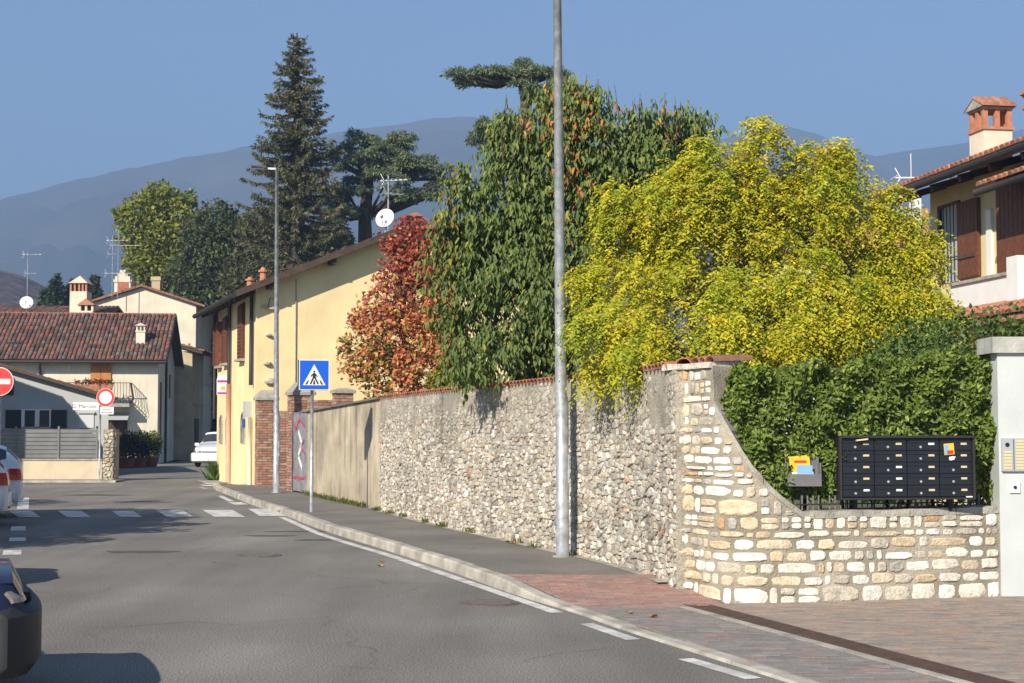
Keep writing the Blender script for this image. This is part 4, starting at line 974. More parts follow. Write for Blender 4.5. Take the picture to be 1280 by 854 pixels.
b.prism([P4(-.75, .95), P4(9.5, .95), P4(9.5, -4), P4(-.75, -4)], (0, 0, .12)); rr = b.build('roof', M_eave, rh)
b = MB(); b.prism([P4(-.75, -4), P4(9.5, -4), (9.5, Y_(-9), ze + .05), (-.75, Y_(-9), ze + .05)], (0, 0, .12)); b.build('roof_back', M_eave, rr)
pal_r = [(.40, .16, .09), (.34, .13, .08), (.30, .15, .10), (.45, .21, .12), (.36, .19, .13)]
q = P4(-.78, .97) if side == 1 else P4(9.5, .97); tile_field(rr, (q[0], q[1], q[2] + .15), (1 if side == 1 else -1, 0, 0), (0, Y_(-1), rsl), 10.2, 5.25, pal_r, g, .2, .36)
b = MB(); b.tube([(-.8, Y_(1.02), ze + .1), (9.6, Y_(1.02), ze + .1)], .085, 8); b.build('gutter', M_dark, rr, smooth=True)
for k in range(8): x = -.5 + k * 1.25; b = MB(); b.bar((x, Y_(.9), ze - .02), (x, Y_(0), ze + .25), .1, .14); b.build('rafter_tail', M_eave, rr)
a0, z0 = rl(1176, 358); a1, _ = rl(1201, 350); a2, z1 = rl(1226, 250); z0 = rl(1195, 352)[1]; z1 = rl(1195, 256)[1]
w = rbox('window', M_glass, rh, a0 + .06, a1, -.02, .012, z0, z1); rbox('frame', M_wood, w, a0 - .02, a0 + .06, -.0, .05, z0, z1); rbox('frame', M_wood, w, a0 - .02, a1 + .04, 0, .05, z1, z1 + .07)
rbox('curtain', M_curtain, w, a0 + .25, a1, .013, .02, z0, z1)
for k in range(5): x = a0 + .15 + k * (a1 - a0 - .15) / 5; rbox('grille_bar', M_dark, w, x, x + .014, .06, .075, z0, z1)
rbox('grille_bar', M_dark, w, a0 + .06, a1, .06, .075, z0 + .5, z0 + .52)
sh = rbox('shutter', M_wood, w, a1 + .02, a2, .03, .08, z0, z1); bb = MB()
for k in range(6): x = a1 + .04 + (a2 - a1 - .04) * k / 6; rbox('shutter_plank', M_wood, w, x + .006, x + (a2 - a1 - .04) / 6 - .006, .08, .092, z0 + .02, z1 - .02)
rbox('shutter_bar', M_eave, w, a1 + .1, a2 - .1, .092, .12, z0 + .42, z0 + .5)
a3, a4 = rl(1236, 300)[0], rl(1242, 300)[0]; rbox('white_pilaster', M_white, rh, a3, a4, 0, .06, rl(1239, 345)[1], rl(1239, 262)[1])
a5 = rl(1246, 300, .35)[0]; z5 = rl(1250, 345)[1]; z6 = rl(1250, 225)[1]
bay = rbox('wood_bay', M_wood, rh, a5, a5 + 3.5, 0, .35, z5 - .2, z6)
for k in range(20): x = a5 + .09 + k * .17; rbox('cladding_board', M_wood, bay, x - .078, x + .078, .35, .365, z5 - .1, z6 - .05)
b = MB(); xb = rl(1226, 235, 1.0)[0]; zb_ = rl(1240, 238, 1.0)[1]; q4 = lambda x, o: (x, Y_(o), zb_ + (1.05 - o) * .36)
b.prism([q4(xb, 1.05), q4(xb + 4.5, 1.05), q4(xb + 4.5, -.0), q4(xb, 0)], (0, 0, .1)); pr = b.build('porch_roof', M_eave, rh)
q = q4(xb, 1.05) if side == 1 else q4(xb + 4.5, 1.05); tile_field(pr, (q[0], q[1], q[2] + .13), (1 if side == 1 else -1, 0, 0), (0, Y_(-1), .36), 4.5, 1.1, pal_r, g, .2, .36)
b = MB(); b.tube([(xb - .02, Y_(1.1), zb_ + .02), (xb + 4.5, Y_(1.1), zb_ + .02)], .07, 8); b.build('gutter', M_dark, pr, smooth=True)
bp = rbox('balcony_parapet', M_white, rh, rl(1188, 356, .75)[0], 7.5, .0, .75, rl(1200, 395, .75)[1], rl(1240, 348, .75)[1]); rbox('parapet_coping', M_slab, bp, rl(1186, 356, .8)[0], 7.6, .0, .8, rl(1240, 348, .75)[1], rl(1240, 348, .75)[1] + .06)
rbox('corner_pier', M_white, bp, rl(1268, 356, .8)[0], rl(1268, 356, .8)[0] + .4, .5, .95, rl(1268, 395, .8)[1], rl(1268, 322, .8)[1])
zp = rl(1250, 392, 1.0)[1]; b = MB(); b.prism([(1.4, Y_(1.7), zp - .25), (8, Y_(1.7), zp - .25), (8, Y_(.7), zp + .1), (1.4, Y_(.7), zp + .1)], (0, 0, .1)); lr = b.build('lower_roof', M_terra, rh)
q = (1.4, Y_(1.7), zp - .14) if side == 1 else (8, Y_(1.7), zp - .14); tile_field(lr, q, (1 if side == 1 else -1, 0, 0), (0, Y_(-1), .35), 6.6, 1.05, pal_r, g)
xc, _ = rl(1233, 190, -.15); c = chimney(rr, xc, Y_(-.25), ze + .3, .62, .62, .80, M_cream, 'tile', openh=.36)
xc2, _ = rl(1281, 190, -.9); chimney(rr, xc2, Y_(-1.2), ze + .6, .4, .4, 1.0, M_terra, 'plain', openh=.2)
p = at(1139, 225, 34); antenna('small white television antenna over the villa roof edge', (p.x, p.y, p.z - .9), 1.5, [(.95, 1.3, 0, 3)], M_white, .010)
# ---- white house glimpsed behind the yellow tree
nh0 = at(1168, 560, 46); nh = thing('white_house', 'white house with brick chimney glimpsed between yellow tree and villa', 'house', (nh0.x, 46, 0)); nx = lambda px: at(px, 500, 46).x - nh0.x
zt = at(1140, 318, 46).z; box_part('wall', M_white, nh, (-4.5, 1.5, 0, 6, 0, zt)); b = MB(); b.prism([(-4.9, -.4, zt - .05), (1.9, -.4, zt - .05), (-1.5, -.4, zt + 1.1)], (0, 6.8, 0)); b.build('roof', M_terra, nh)
b = MB(); b.box(nx(1143), nx(1152), -.3, .3, zt - .2, at(1150, 250, 46).z); c = b.build('chimney', M_white, nh); box_part('brick_half', M_terra, c, (nx(1152), nx(1161), -.28, .3, zt - .2, at(1150, 262, 46).z))

# ------------------------------------------------------------------ foliage
def unit(a): return a / np.maximum(1e-9, np.linalg.norm(a, axis=-1, keepdims=True))
def leaves6(P, D, N, L_, W, fold=.25):
    """six-point folded leaves: two quads each"""
    S = unit(np.cross(D, N)); N2 = unit(np.cross(S, D)); L_ = L_[:, None]; W = W[:, None]
    v = [P, P + D * L_ * .3 + S * W * .5 + N2 * W * fold, P + D * L_ * .68 + S * W * .4 + N2 * W * fold * .6, P + D * L_ - N2 * L_ * .12, P + D * L_ * .68 - S * W * .4 + N2 * W * fold * .6, P + D * L_ * .3 - S * W * .5 + N2 * W * fold]
    V = np.stack(v, 1).reshape(-1, 3); b = np.arange(len(P))[:, None] * 6
    Q = np.concatenate([b + np.array([0, 1, 2, 3]), b + np.array([0, 3, 4, 5])]); return V, Q, 6
def leaves4(P, D, N, L_, W, fold=.1):
    S = unit(np.cross(D, N)); N2 = unit(np.cross(S, D)); L_ = L_[:, None]; W = W[:, None]
    V = np.stack([P, P + D * L_ * .45 + S * W * .5 + N2 * W * fold, P + D * L_, P + D * L_ * .45 - S * W * .5 + N2 * W * fold], 1).reshape(-1, 3)
    return V, np.arange(len(P) * 4).reshape(-1, 4), 4
def leaf_obj(name, parent, fn, P, D, N, L_, W, C, m, fold=.2):
    V, Q, k = fn(P, D, N, L_, W, fold); o = ORG[parent.name]; V = V - np.array(o)
    return fast_mesh(name, V, Q, m, parent, np.repeat(C, k, 0))
def loose_leaves(parent, P, D, N, L_, W, C, m, n=250):
    """the largest leaves towards the camera as objects of their own sharing a few meshes"""
    order = np.argsort(-(L_ * W / P[:, 1] ** 2) * (1 + 0 * L_) + P[:, 1] * 1e-6)[:n]; o0 = np.array(ORG[parent.name])
    meshes = []
    for c in C[order[:6]]:
        V, Q, k = leaves6(np.zeros((1, 3)), np.array([[1., 0, 0]]), np.array([[0, 0, 1.]]), np.ones(1), np.array([.4]))
        me = bpy.data.meshes.new('leaf'); me.from_pydata(V.tolist(), [], Q.tolist()); me.update(); set_col(me, np.repeat(c[None], 6, 0)); me.materials.append(m); meshes.append(me)
    for j, i in enumerate(order):
        d = Vector(D[i]).normalized(); s_ = d.cross(Vector(N[i])).normalized(); n_ = s_.cross(d)
        ob = bpy.data.objects.new('leaf', meshes[j % 6]); COL.objects.link(ob); ob.parent = parent
        M = Matrix((d, -s_, n_)).transposed().to_4x4() @ Matrix.Diagonal((L_[i], W[i] / .4, L_[i], 1)); M.translation = Vector(P[i] - o0); ob.matrix_local = M
    return np.setdiff1d(np.arange(len(P)), order)
def lobe_pts(lobes, n, g, lo=.55, hi=1.0, zflat=None):
    L_ = np.array(lobes, float); w = (L_[:, 3] * L_[:, 4] * L_[:, 5]) ** (2 / 3); idx = g.choice(len(L_), n, p=w / w.sum())
    d = unit(g.normal(size=(n, 3))); r = g.uniform(lo ** 2, hi ** 2, n) ** .5
    return L_[idx, :3] + d * L_[idx, 3:] * r[:, None], d, idx
def px_lobes(lst, Y):
    out = []
    for q in lst:
        px, py, r = q[:3]; Yl = Y + (q[3] if len(q) > 3 else 0); a = q[4] if len(q) > 4 else 1.0; c = at(px, py, Yl); rr = r * Yl / F
        out.append((c.x, c.y, c.z, rr, rr * (q[5] if len(q) > 5 else .9), rr * a))
    return out
def palette(n, g, pal, wts, var=.2):
    c = np.array(pal)[g.choice(len(pal), n, p=np.array(wts) / sum(wts))]; return c * g.uniform(1 - var, 1 + var, (n, 1))
def limbs(parent, base, fork, lobes, r0, g, m=M_trunk, name='trunk', extra=0):
    o = np.array(ORG[parent.name]); b = MB(); base, fork = Vector(base), Vector(fork); mid = (base + fork) / 2 + Vector((g.uniform(-.1, .1), g.uniform(-.1, .1), 0))
    b.tube([base - Vector((0, 0, .1)), base + Vector((0, 0, .15)), mid, fork], [r0 * 1.5, r0 * 1.15, r0 * .9, r0 * .7], 10); b.build(name, m, parent, smooth=True, world=True)
    for l in lobes:
        e = Vector(l[:3]); k = (e - fork); c1 = fork + k * .35 + Vector((g.uniform(-.2, .2), g.uniform(-.2, .2), k.length * .12)); c2 = fork + k * .7 + Vector((g.uniform(-.2, .2), g.uniform(-.2, .2), k.length * .1))
        b = MB(); b.tube([fork, c1, c2, e], [r0 * .55, r0 * .36, r0 * .22, r0 * .08], 7)
        for _ in range(5 + extra):
            d = Vector(unit(g.normal(size=3)) + np.array((0, 0, .3))) * l[3] * .85; s_ = c2 + (e - c2) * g.uniform(-.3, 1); b.tube([s_, s_ + d * .5 + Vector((0, 0, .08)), s_ + d], [r0 * .12, r0 * .08, r0 * .02], 5, cap=False)
        b.build('limb', m, parent, smooth=True, world=True)

# ---- yellow tree hanging over the wall
g = np.random.default_rng(31); YT = 19.2; base = at(930, 700, YT); base.z = -.05
ty = thing('yellow_tree', 'bright yellow weeping tree with feathery leaves spilling over the stone wall', 'tree', tuple(base))
lob = px_lobes([(800, 300, 66), (775, 372, 55, -.5), (760, 425, 44, -1.5), (806, 448, 40, -2.4), (790, 420, 44, -1.4), (845, 250, 62), (905, 232, 52), (965, 224, 60, .3), (1020, 232, 54, .4), (1062, 262, 56, .2), (1110, 305, 52, .3), (1118, 362, 56, .1),
    (1152, 395, 40, -.2), (900, 310, 90, .3), (985, 320, 95, .3), (870, 390, 75, -.7), (950, 400, 75, -.8), (1030, 385, 72, -.5), (1085, 415, 48, -.4), (920, 440, 42, -1.4), (1000, 432, 40, -1.2)], YT)
lob = lob + [(l[0] + q[0] * l[3], l[1] + q[1] * l[4] * .8, l[2] + q[2] * l[5], l[3] * r_, l[4] * r_, l[5] * r_) for l in lob for q, r_ in zip(unit(g.normal(size=(4, 3)) + np.array((0, -.3, .1))) * g.uniform(.75, 1.08, (4, 1)), g.uniform(.22, .42, 4))]
n = 27000; P, d, idx = lobe_pts(lob, n, g, .3, 1.03)
# thin out by clumps so that gaps and shadow pockets open
cl, _, _ = lobe_pts(lob, 340, g, .65, 1.1); dist = np.min(np.linalg.norm(P[:, None, :] - cl[None], axis=2), 1); keep = dist < g.uniform(.12, .34, n); P, d = P[keep], d[keep]; n = len(P)
cen = np.array(at(950, 380, YT)); out = unit((P - cen) * np.array((1, 1, .35))); D0 = unit(out * .45 + d * .35 + g.normal(size=(n, 3)) * .6 + np.array((0, -.15, -.05)))
Lf = g.uniform(.14, .34, n); nl = 10; PP, DD, NN, CC, LL = [], [], [], [], []
colf = palette(n, g, [(.56, .50, .02), (.49, .465, .022), (.37, .41, .026), (.60, .49, .033), (.26, .33, .028), (.51, .36, .055)], [.33, .27, .17, .12, .08, .03], .16); tn = g.random(340); nr = np.argmin(np.linalg.norm(P[:, None, :] - cl[None], axis=2), 1); gm = tn[nr] < .22; colf[gm] = colf[gm] * np.array((.74, .86, 1.0))
for k in range(nl):
    s_ = (k + .6) / nl; pos = P + D0 * (Lf * s_)[:, None] + np.array((0, 0, -1.)) * (Lf * s_ ** 2 * .8)[:, None]; tan = unit(D0 + np.array((0, 0, -1.)) * (1.1 * s_))
    sd = unit(np.cross(tan, np.array((0, 0, 1.)))) * (1 if k % 2 else -1); DD.append(unit(sd * .9 + tan * .5 + np.array((0, 0, -.35)) + g.normal(size=(n, 3)) * .18)); PP.append(pos); NN.append(unit(np.array((-.2, -.5, .75)) + g.normal(size=(n, 3)) * .45)); CC.append(colf * g.uniform(.85, 1.12, (n, 1))); LL.append(g.uniform(.042, .074, n))
PP, DD, NN, CC, LL = map(np.concatenate, (PP, DD, NN, CC, LL)); leaf_obj('crown', ty, leaves4, PP, DD, NN, LL, LL * .42, CC, M_leaf, .12)
limbs(ty, base, Vector((base.x + .05, base.y, 1.9)), [lob[i] for i in (0, 2, 4, 6, 8, 10, 12, 13, 14, 16, 17)], .13, g, extra=3)

# ---- cherry tree: long drooping leaves, orange at the top
g = np.random.default_rng(32); YC = 22.5; base = at(700, 690, YC); base.z = -.05
tc = thing('cherry_tree', 'dark green cherry tree with long drooping leaves turning orange near the lamp post', 'tree', tuple(base))
lob = px_lobes([(600, 420, 60, -.6), (575, 360, 48), (622, 330, 58), (640, 255, 58), (690, 230, 62), (655, 400, 70, -.8), (700, 330, 70, -.3), (730, 190, 58), (780, 185, 52), (830, 195, 46), (790, 260, 66), (850, 240, 46, .3), (730, 420, 60, -.8), (560, 275, 24, -.2), (575, 310, 30, -.2), (700, 150, 36), (640, 190, 30), (860, 180, 26, .2), (720, 280, 60), (640, 448, 40, -.6), (690, 445, 36, -.6)], YC)
n = 5600; P, d, idx = lobe_pts(lob, n, g, .5, 1.04); lob = lob + [(l[0] + q[0] * l[3], l[1] + q[1] * l[4] * .8, l[2] + q[2] * l[5], l[3] * r_, l[4] * r_, l[5] * r_) for l in lob for q, r_ in zip(unit(g.normal(size=(3, 3)) + np.array((0, -.3, .3))) * g.uniform(.75, 1.1, (3, 1)), g.uniform(.25, .45, 3))]; P, d, idx = lobe_pts(lob, 8600, g, .5, 1.04); cl, _, _ = lobe_pts(lob, 250, g, .6, 1.12); keep = np.min(np.linalg.norm(P[:, None, :] - cl[None], axis=2), 1) < g.uniform(.10, .32, len(P)); P, d = P[keep], d[keep]
sp = np.concatenate([np.array([at(px, py, YC - .2)]) for px, py in ((712, 95), (698, 118), (735, 100), (762, 112), (790, 128), (846, 128), (860, 142), (820, 130), (655, 140), (640, 130), (806, 118), (672, 112))])
n = len(P); D0 = unit(d * .6 + np.array((0, 0, .55)) + g.normal(size=(n, 3)) * .4); Lt = g.uniform(.2, .45, n); nl = 8; PP, DD, NN, CC, LL = [], [], [], [], []
tw = MB(); 
for k in range(nl):
    s_ = (k + .5) / nl; pos = P + D0 * (Lt * s_)[:, None] + g.normal(size=(n, 3)) * .02; h = unit(g.normal(size=(n, 3)) * np.array((1, 1, .2)))
    DD.append(unit(h * .5 + np.array((0, 0, -1.)) + D0 * .25)); NN.append(unit(h * .7 + np.array((-.25, -.8, .5)))); PP.append(pos); LL.append(g.uniform(.085, .145, n))
for s0 in sp:   # bare upright shoots with a few leaves
    for _ in range(3):
        tip = s0 + np.array((g.uniform(-.15, .15), g.uniform(-.2, .2), g.uniform(-.12, .1))); low = tip - np.array((g.uniform(-.08, .08), 0, g.uniform(.6, .9))); tw.tube([low, (low + tip) / 2 + g.normal(size=3) * .02, tip], [.011, .008, .003], 4, cap=False)
        m_ = 10; q = low + (tip - low) * g.uniform(.1, .95, (m_, 1)); PP.append(q); h = unit(g.normal(size=(m_, 3)) * np.array((1, 1, .1))); DD.append(unit(h * .4 + np.array((0, 0, -1.)))); NN.append(unit(h + np.array((0, -.5, .3)))); LL.append(g.uniform(.1, .15, m_))
PP, DD, NN, LL = map(np.concatenate, (PP, DD, NN, LL)); n = len(PP)
CC = palette(n, g, [(.125, .18, .042), (.098, .15, .036), (.17, .225, .05), (.22, .25, .058), (.34, .31, .06)], [.36, .28, .22, .1, .04], .2)
spx = CX + F * PP[:, 0] / PP[:, 1]; spy = HZ - F * (PP[:, 2] - EYE) / PP[:, 1]
hot = [(712, 150, 28), (690, 118, 22), (740, 130, 30), (715, 200, 18), (720, 220, 26), (770, 130, 20), (700, 260, 12), (655, 150, 14), (845, 150, 16), (715, 285, 10)]
pr = np.zeros(n)
for (x, y, r) in hot: pr = np.maximum(pr, np.exp(-((spx - x) ** 2 + (spy - y) ** 2) / (1.2 * r * r)))
lump = np.sin(PP[:, 0] * 17) * np.sin(PP[:, 2] * 13 + 1) > -.2
sel = (g.random(n) < pr * .42) & lump; CC[sel] = palette(sel.sum(), g, [(.52, .20, .05), (.58, .27, .09), (.50, .34, .04), (.42, .14, .07)], [.4, .3, .15, .15])
yel = (spx < 570) & (g.random(n) < .3); CC[yel] = palette(yel.sum(), g, [(.26, .21, .04), (.30, .16, .03), (.15, .15, .03)], [.4, .25, .35])
rest_i = loose_leaves(tc, PP, DD, NN, LL, LL * .36, CC, M_leaf, 250)
leaf_obj('crown', tc, leaves6, PP[rest_i], DD[rest_i], NN[rest_i], LL[rest_i], LL[rest_i] * .36, CC[rest_i], M_leaf, .18)
tw.build('bare_shoots', M_trunk, tc, world=True)['kind'] = 'stuff'
limbs(tc, base, Vector((base.x, base.y, 2.2)), [lob[i] for i in (0, 2, 3, 4, 5, 7, 8, 9, 10, 11, 13, 15)], .14, g)

# ---- sweetgum in autumn colours
g = np.random.default_rng(33); YS = 34.; base = at(505, 640, YS); base.z = -.05
tsg = thing('sweetgum_tree', 'conical sweetgum tree in red and orange autumn leaf beside yellow house', 'tree', tuple(base))
lob = px_lobes([(508, 285, 16), (503, 305, 22), (500, 335, 34), (520, 330, 30), (482, 372, 36), (520, 375, 46), (468, 420, 36), (510, 425, 50), (545, 415, 42), (450, 455, 28), (485, 468, 42), (530, 465, 46), (430, 432, 10), (562, 455, 34), (470, 288, 6), (545, 360, 34), (452, 398, 16), (540, 318, 32), (532, 292, 20), (484, 306, 10)], YS)
n = 14000; P, d, idx = lobe_pts(lob, n, g, .35, 1.05); cl, _, _ = lobe_pts(lob, 330, g, .4, 1.1); keep = np.min(np.linalg.norm(P[:, None, :] - cl[None], axis=2), 1) < g.uniform(.14, .3, n); P, d = P[keep], d[keep]; n = len(P)
Dd = unit(d * .6 + g.normal(size=(n, 3)) * .7 + np.array((0, 0, -.3))); Nn = unit(g.normal(size=(n, 3)) * .8 + np.array((-.3, -.7, .6)))
spy = HZ - F * (P[:, 2] - EYE) / P[:, 1]; spx = CX + F * P[:, 0] / P[:, 1]; k = np.clip((spy - 300) / 120 + g.normal(size=n) * .16, 0, 1)
reds = palette(n, g, [(.32, .065, .05), (.42, .09, .06), (.25, .075, .065), (.50, .16, .085)], [.35, .3, .15, .2]); ora = palette(n, g, [(.68, .26, .12), (.70, .36, .13), (.66, .42, .09), (.60, .17, .10), (.32, .32, .07)], [.34, .26, .14, .16, .1])
CC = np.where((g.random(n) < k)[:, None], ora, reds); gy_ = (spx < 490) & (spy > 420) & (g.random(n) < .35); CC[gy_] = palette(gy_.sum(), g, [(.13, .16, .03), (.26, .24, .03)], [.6, .4])
PP, DD, NN, C2, LL = [], [], [], [], []
for a in (-1.05, -.5, 0, .5, 1.05):      # star-shaped leaf: five points
    S = unit(np.cross(Dd, Nn)); PP.append(P); DD.append(unit(Dd * math.cos(a) + S * math.sin(a))); NN.append(Nn); C2.append(CC); LL.append(g.uniform(.065, .10, n) * (1 - .22 * abs(a)))
PP, DD, NN, C2, LL = map(np.concatenate, (PP, DD, NN, C2, LL)); leaf_obj('crown', tsg, leaves4, PP, DD, NN, LL, LL * .5, C2, M_leaf, .05)
limbs(tsg, base, Vector((base.x, base.y, 2.4)), [lob[i] for i in (1, 2, 4, 5, 6, 7, 8, 10, 11)], .1, g, extra=4)
# shrub under the cherry, yellowish
def far_tree(name, label, base, fork_h, lobes, n, size, pal, wts, r0, seed, aspect=.6, grp=None, lo=.5, clr=None, ncl=None, mt=M_leaf, bark=M_trunk, flat=0., nlimb=6):
    g = np.random.default_rng(seed); t = thing(name, label, 'tree' if 'shrub' not in name and 'hedge' not in name and 'bush' not in name else 'shrub', (base[0], base[1], -.05), 0, grp)
    P, d, idx = lobe_pts(lobes, n, g, lo, 1.05)
    if ncl:
        cl, _, ci = lobe_pts(lobes, ncl, g, lo, 1.08); dm = np.linalg.norm(P[:, None, :] - cl[None], axis=2); near = dm.argmin(1); keep = dm.min(1) < clr; P, d, near = P[keep], d[keep], near[keep]; tint = g.uniform(.75, 1.25, ncl)[near]
    else: tint = np.ones(len(P))
    n = len(P); D = unit(d * .5 + g.normal(size=(n, 3)) * (1 - flat * .5) + np.array((0, 0, -.2)) * (1 - flat)); N_ = unit(g.normal(size=(n, 3)) * (1 - flat * .6) + np.array((0, -.2, .7 + flat)))
    C = palette(n, g, pal, wts, .22) * tint[:, None]; L_ = g.uniform(.7, 1.3, n) * size
    leaf_obj('crown', t, leaves4, P, D, N_, L_, L_ * aspect, C, mt, .15)
    limbs(t, (base[0], base[1], 0), Vector((base[0], base[1], fork_h)), [lobes[i] for i in np.linspace(0, len(lobes) - 1, min(nlimb, len(lobes))).astype(int)], r0, g, bark); return t
q = at(575, 600, 27); far_tree('yellow_shrub', 'small yellow-green shrub under the cherry between it and the sweetgum', (q.x, q.y), .9, px_lobes([(570, 470, 26), (595, 478, 22), (550, 480, 16)], 27), 2600, .09, [(.28, .26, .03), (.17, .2, .03), (.34, .24, .03)], [.4, .4, .2], .05, 71)
# ---- tall conifer
g = np.random.default_rng(34); YF = 80.; bp = at(367, 560, YF); top = at(367, 40, YF); Hc = top.z
tf = thing('tall_conifer', 'tall dark spire-shaped conifer with tiered branches behind the yellow house', 'tree', (bp.x, YF, -.05))
b = MB(); b.tube([(0, 0, 0), (0, 0, Hc * .5), (.05, 0, Hc * .8), (0, 0, Hc)], [.6, .42, .2, .03], 10); b.build('trunk', M_conbark, tf, smooth=True)
PP, DD, LL, bb = [], [], [], MB(); z = 4.5
while z < Hc - .15:
    f = 1 - z / Hc; Rr = 2.6 * min(1, f * 2.5 + .05) ** .75
    for k in range(g.integers(4, 7)):
        a = g.uniform(0, 2 * math.pi); L_ = Rr * g.uniform(.55, 1.15) + .15; dr = np.array((math.cos(a), math.sin(a), 0)); m_ = 5
        pts = [np.array((0, 0, z)) + dr * L_ * t_ + np.array((0, 0, L_ * (-.28 * t_ + .30 * t_ ** 3))) for t_ in np.linspace(0, 1, m_)]
        bb.tube(pts, [.05 * L_ / 2.5 + .012, .04 * L_ / 2.5 + .01, .025, .015, .006], 4, cap=False)
        ns = int(64 * L_) + 16; tt = g.uniform(.0, 1, ns) ** .85; pos = np.array(pts)[0] + dr * (L_ * tt)[:, None] + np.array((0, 0, 1.)) * (L_ * (-.28 * tt + .3 * tt ** 3))[:, None]
        sd = np.array((-dr[1], dr[0], 0)) * g.choice([-1, 1], ns)[:, None]; dd_ = unit(dr * g.uniform(.2, 1, (ns, 1)) + sd * g.uniform(.1, 1, (ns, 1)) + np.array((0, 0, 1.)) * g.normal(-.55, .5, (ns, 1)))
        PP.append(pos); DD.append(dd_); LL.append(g.uniform(.14, .36, ns) * (.6 + .4 * min(1, L_ / 2)))
    z += .15 + .06 * f
bb.build('branches', M_conbark, tf)['kind'] = 'stuff'
PP, DD, LL = map(np.concatenate, (PP, DD, LL)); n = len(PP); NN = unit(g.normal(size=(n, 3)) + np.array((0, 0, .6))); C = palette(n, g, [(.062, .066, .032), (.080, .074, .038), (.048, .056, .028), (.11, .082, .045)], [.4, .28, .22, .1], .25)
V, Q, k = leaves4(PP, DD, NN, LL, LL * .26, .1); fast_mesh('crown', V, Q, M_needle, tf, np.repeat(C, k, 0))
# ---- cedars: flat plates
def cedar(label, base, trunk_pts, r0, plates, Y, n, seed, limb_from):
    g = np.random.default_rng(seed); t = thing('cedar_tree', label, 'tree', (base.x, Y, -.05), 0, None); b = MB(); T = [at(*p, Y) for p in trunk_pts]
    b.tube([Vector((base.x, Y, -.1))] + T, np.linspace(r0, r0 * .3, len(T) + 1), 10); b.build('trunk', M_conbark, t, smooth=True, world=True)
    L_ = []; plates = plates + [(px + rx * g.uniform(-1.1, 1.1), py + rz * g.uniform(-1.1, 1.5), rx * g.uniform(.22, .5), rz * g.uniform(.35, .7), dy + g.uniform(-1.2, 1.2)) for (px, py, rx, rz, dy) in plates for _ in range(7)]; plates = [(a, b_, c * (.8 if i < len(plates) / 8 else 1), d_ * (.40 if i < len(plates) / 8 else .6), e) for i, (a, b_, c, d_, e) in enumerate(plates)]
    for (px, py, rx, rz, dy) in plates:
        c = at(px, py, Y + dy); L_.append((c.x, c.y, c.z, rx * Y / F, rx * Y / F * .8, rz * Y / F)); k = min(range(len(T)), key=lambda i: (T[i] - c).length + (0 if T[i].z < c.z + .5 else 3)); s_ = T[k]
        b = MB(); b.tube([s_, s_ + (c - s_) * .4 + Vector((0, 0, -.25)), s_ + (c - s_) * .8 + Vector((0, 0, -.05)), c], [r0 * .26, r0 * .18, r0 * .11, r0 * .04], 7); b.build('limb', M_conbark, t, smooth=True, world=True)
    P, d, idx = lobe_pts(L_, n, g, .3, 1.16); ncl = 420; cl, _, _ = lobe_pts(L_, ncl, g, .3, 1.1); dm = np.linalg.norm((P[:, None, :] - cl[None]) * np.array((1, 1, 1.8)), axis=2); keep = dm.min(1) < g.uniform(.2, .5, n); P, d = P[keep], d[keep]; n = len(P)
    la = np.array(L_)[idx[keep]]; rr_ = np.linalg.norm((P - la[:, :3])[:, :2], axis=1) / la[:, 3]; P = P.copy(); P[:, 2] -= rr_ ** 2 * la[:, 3] * .28; outw = unit((P - la[:, :3]) * np.array((1, 1, 0.2)) + 1e-4)
    D = unit(outw * .6 + g.normal(size=(n, 3)) * .5 + np.array((0, 0, .05))); low = P[:, 2] < la[:, 2] - .1; D[low] = unit(D[low] + np.array((0, 0, -.7))); N_ = unit(g.normal(size=(n, 3)) * .6 + np.array((0, 0, 1.))); s_ = g.uniform(.12, .28, n)
    leaf_obj('crown', t, leaves4, P, D, N_, s_, s_ * .28, palette(n, g, [(.075, .098, .055), (.095, .118, .065), (.055, .078, .048), (.12, .13, .065)], [.4, .28, .22, .1], .22), M_needle, .1)
cedar('broad cedar with flat spreading tiers beside the tall conifer', at(457, 560, 84), [(457, 330), (456, 270), (462, 215), (470, 178)], .55, [(455, 175, 40, 11, 0), (500, 178, 26, 10, .5), (440, 200, 28, 10, -.6), (520, 205, 44, 13, 0), (480, 215, 32, 9, -1), (430, 235, 30, 12, .4), (535, 215, 22, 16, 0), (520, 240, 26, 8, .6), (440, 262, 26, 9, -.4), (495, 240, 24, 8, -.8), (540, 232, 14, 9, .2)], 84, 52000, 51, 0)
cedar('flat-topped cedar crown rising above the cherry tree', at(668, 560, 72), [(668, 300), (664, 200), (660, 150), (655, 118), (650, 100)], .5, [(610, 88, 42, 11, 0), (655, 84, 32, 12, .3), (590, 96, 22, 8, .3), (680, 92, 22, 9, 0), (672, 112, 34, 9, -.4), (725, 112, 36, 11, .3), (625, 162, 36, 14, 0), (600, 168, 16, 14, .3), (640, 200, 40, 18, .2), (710, 180, 30, 12, 0)], 72, 48000, 52, 0)
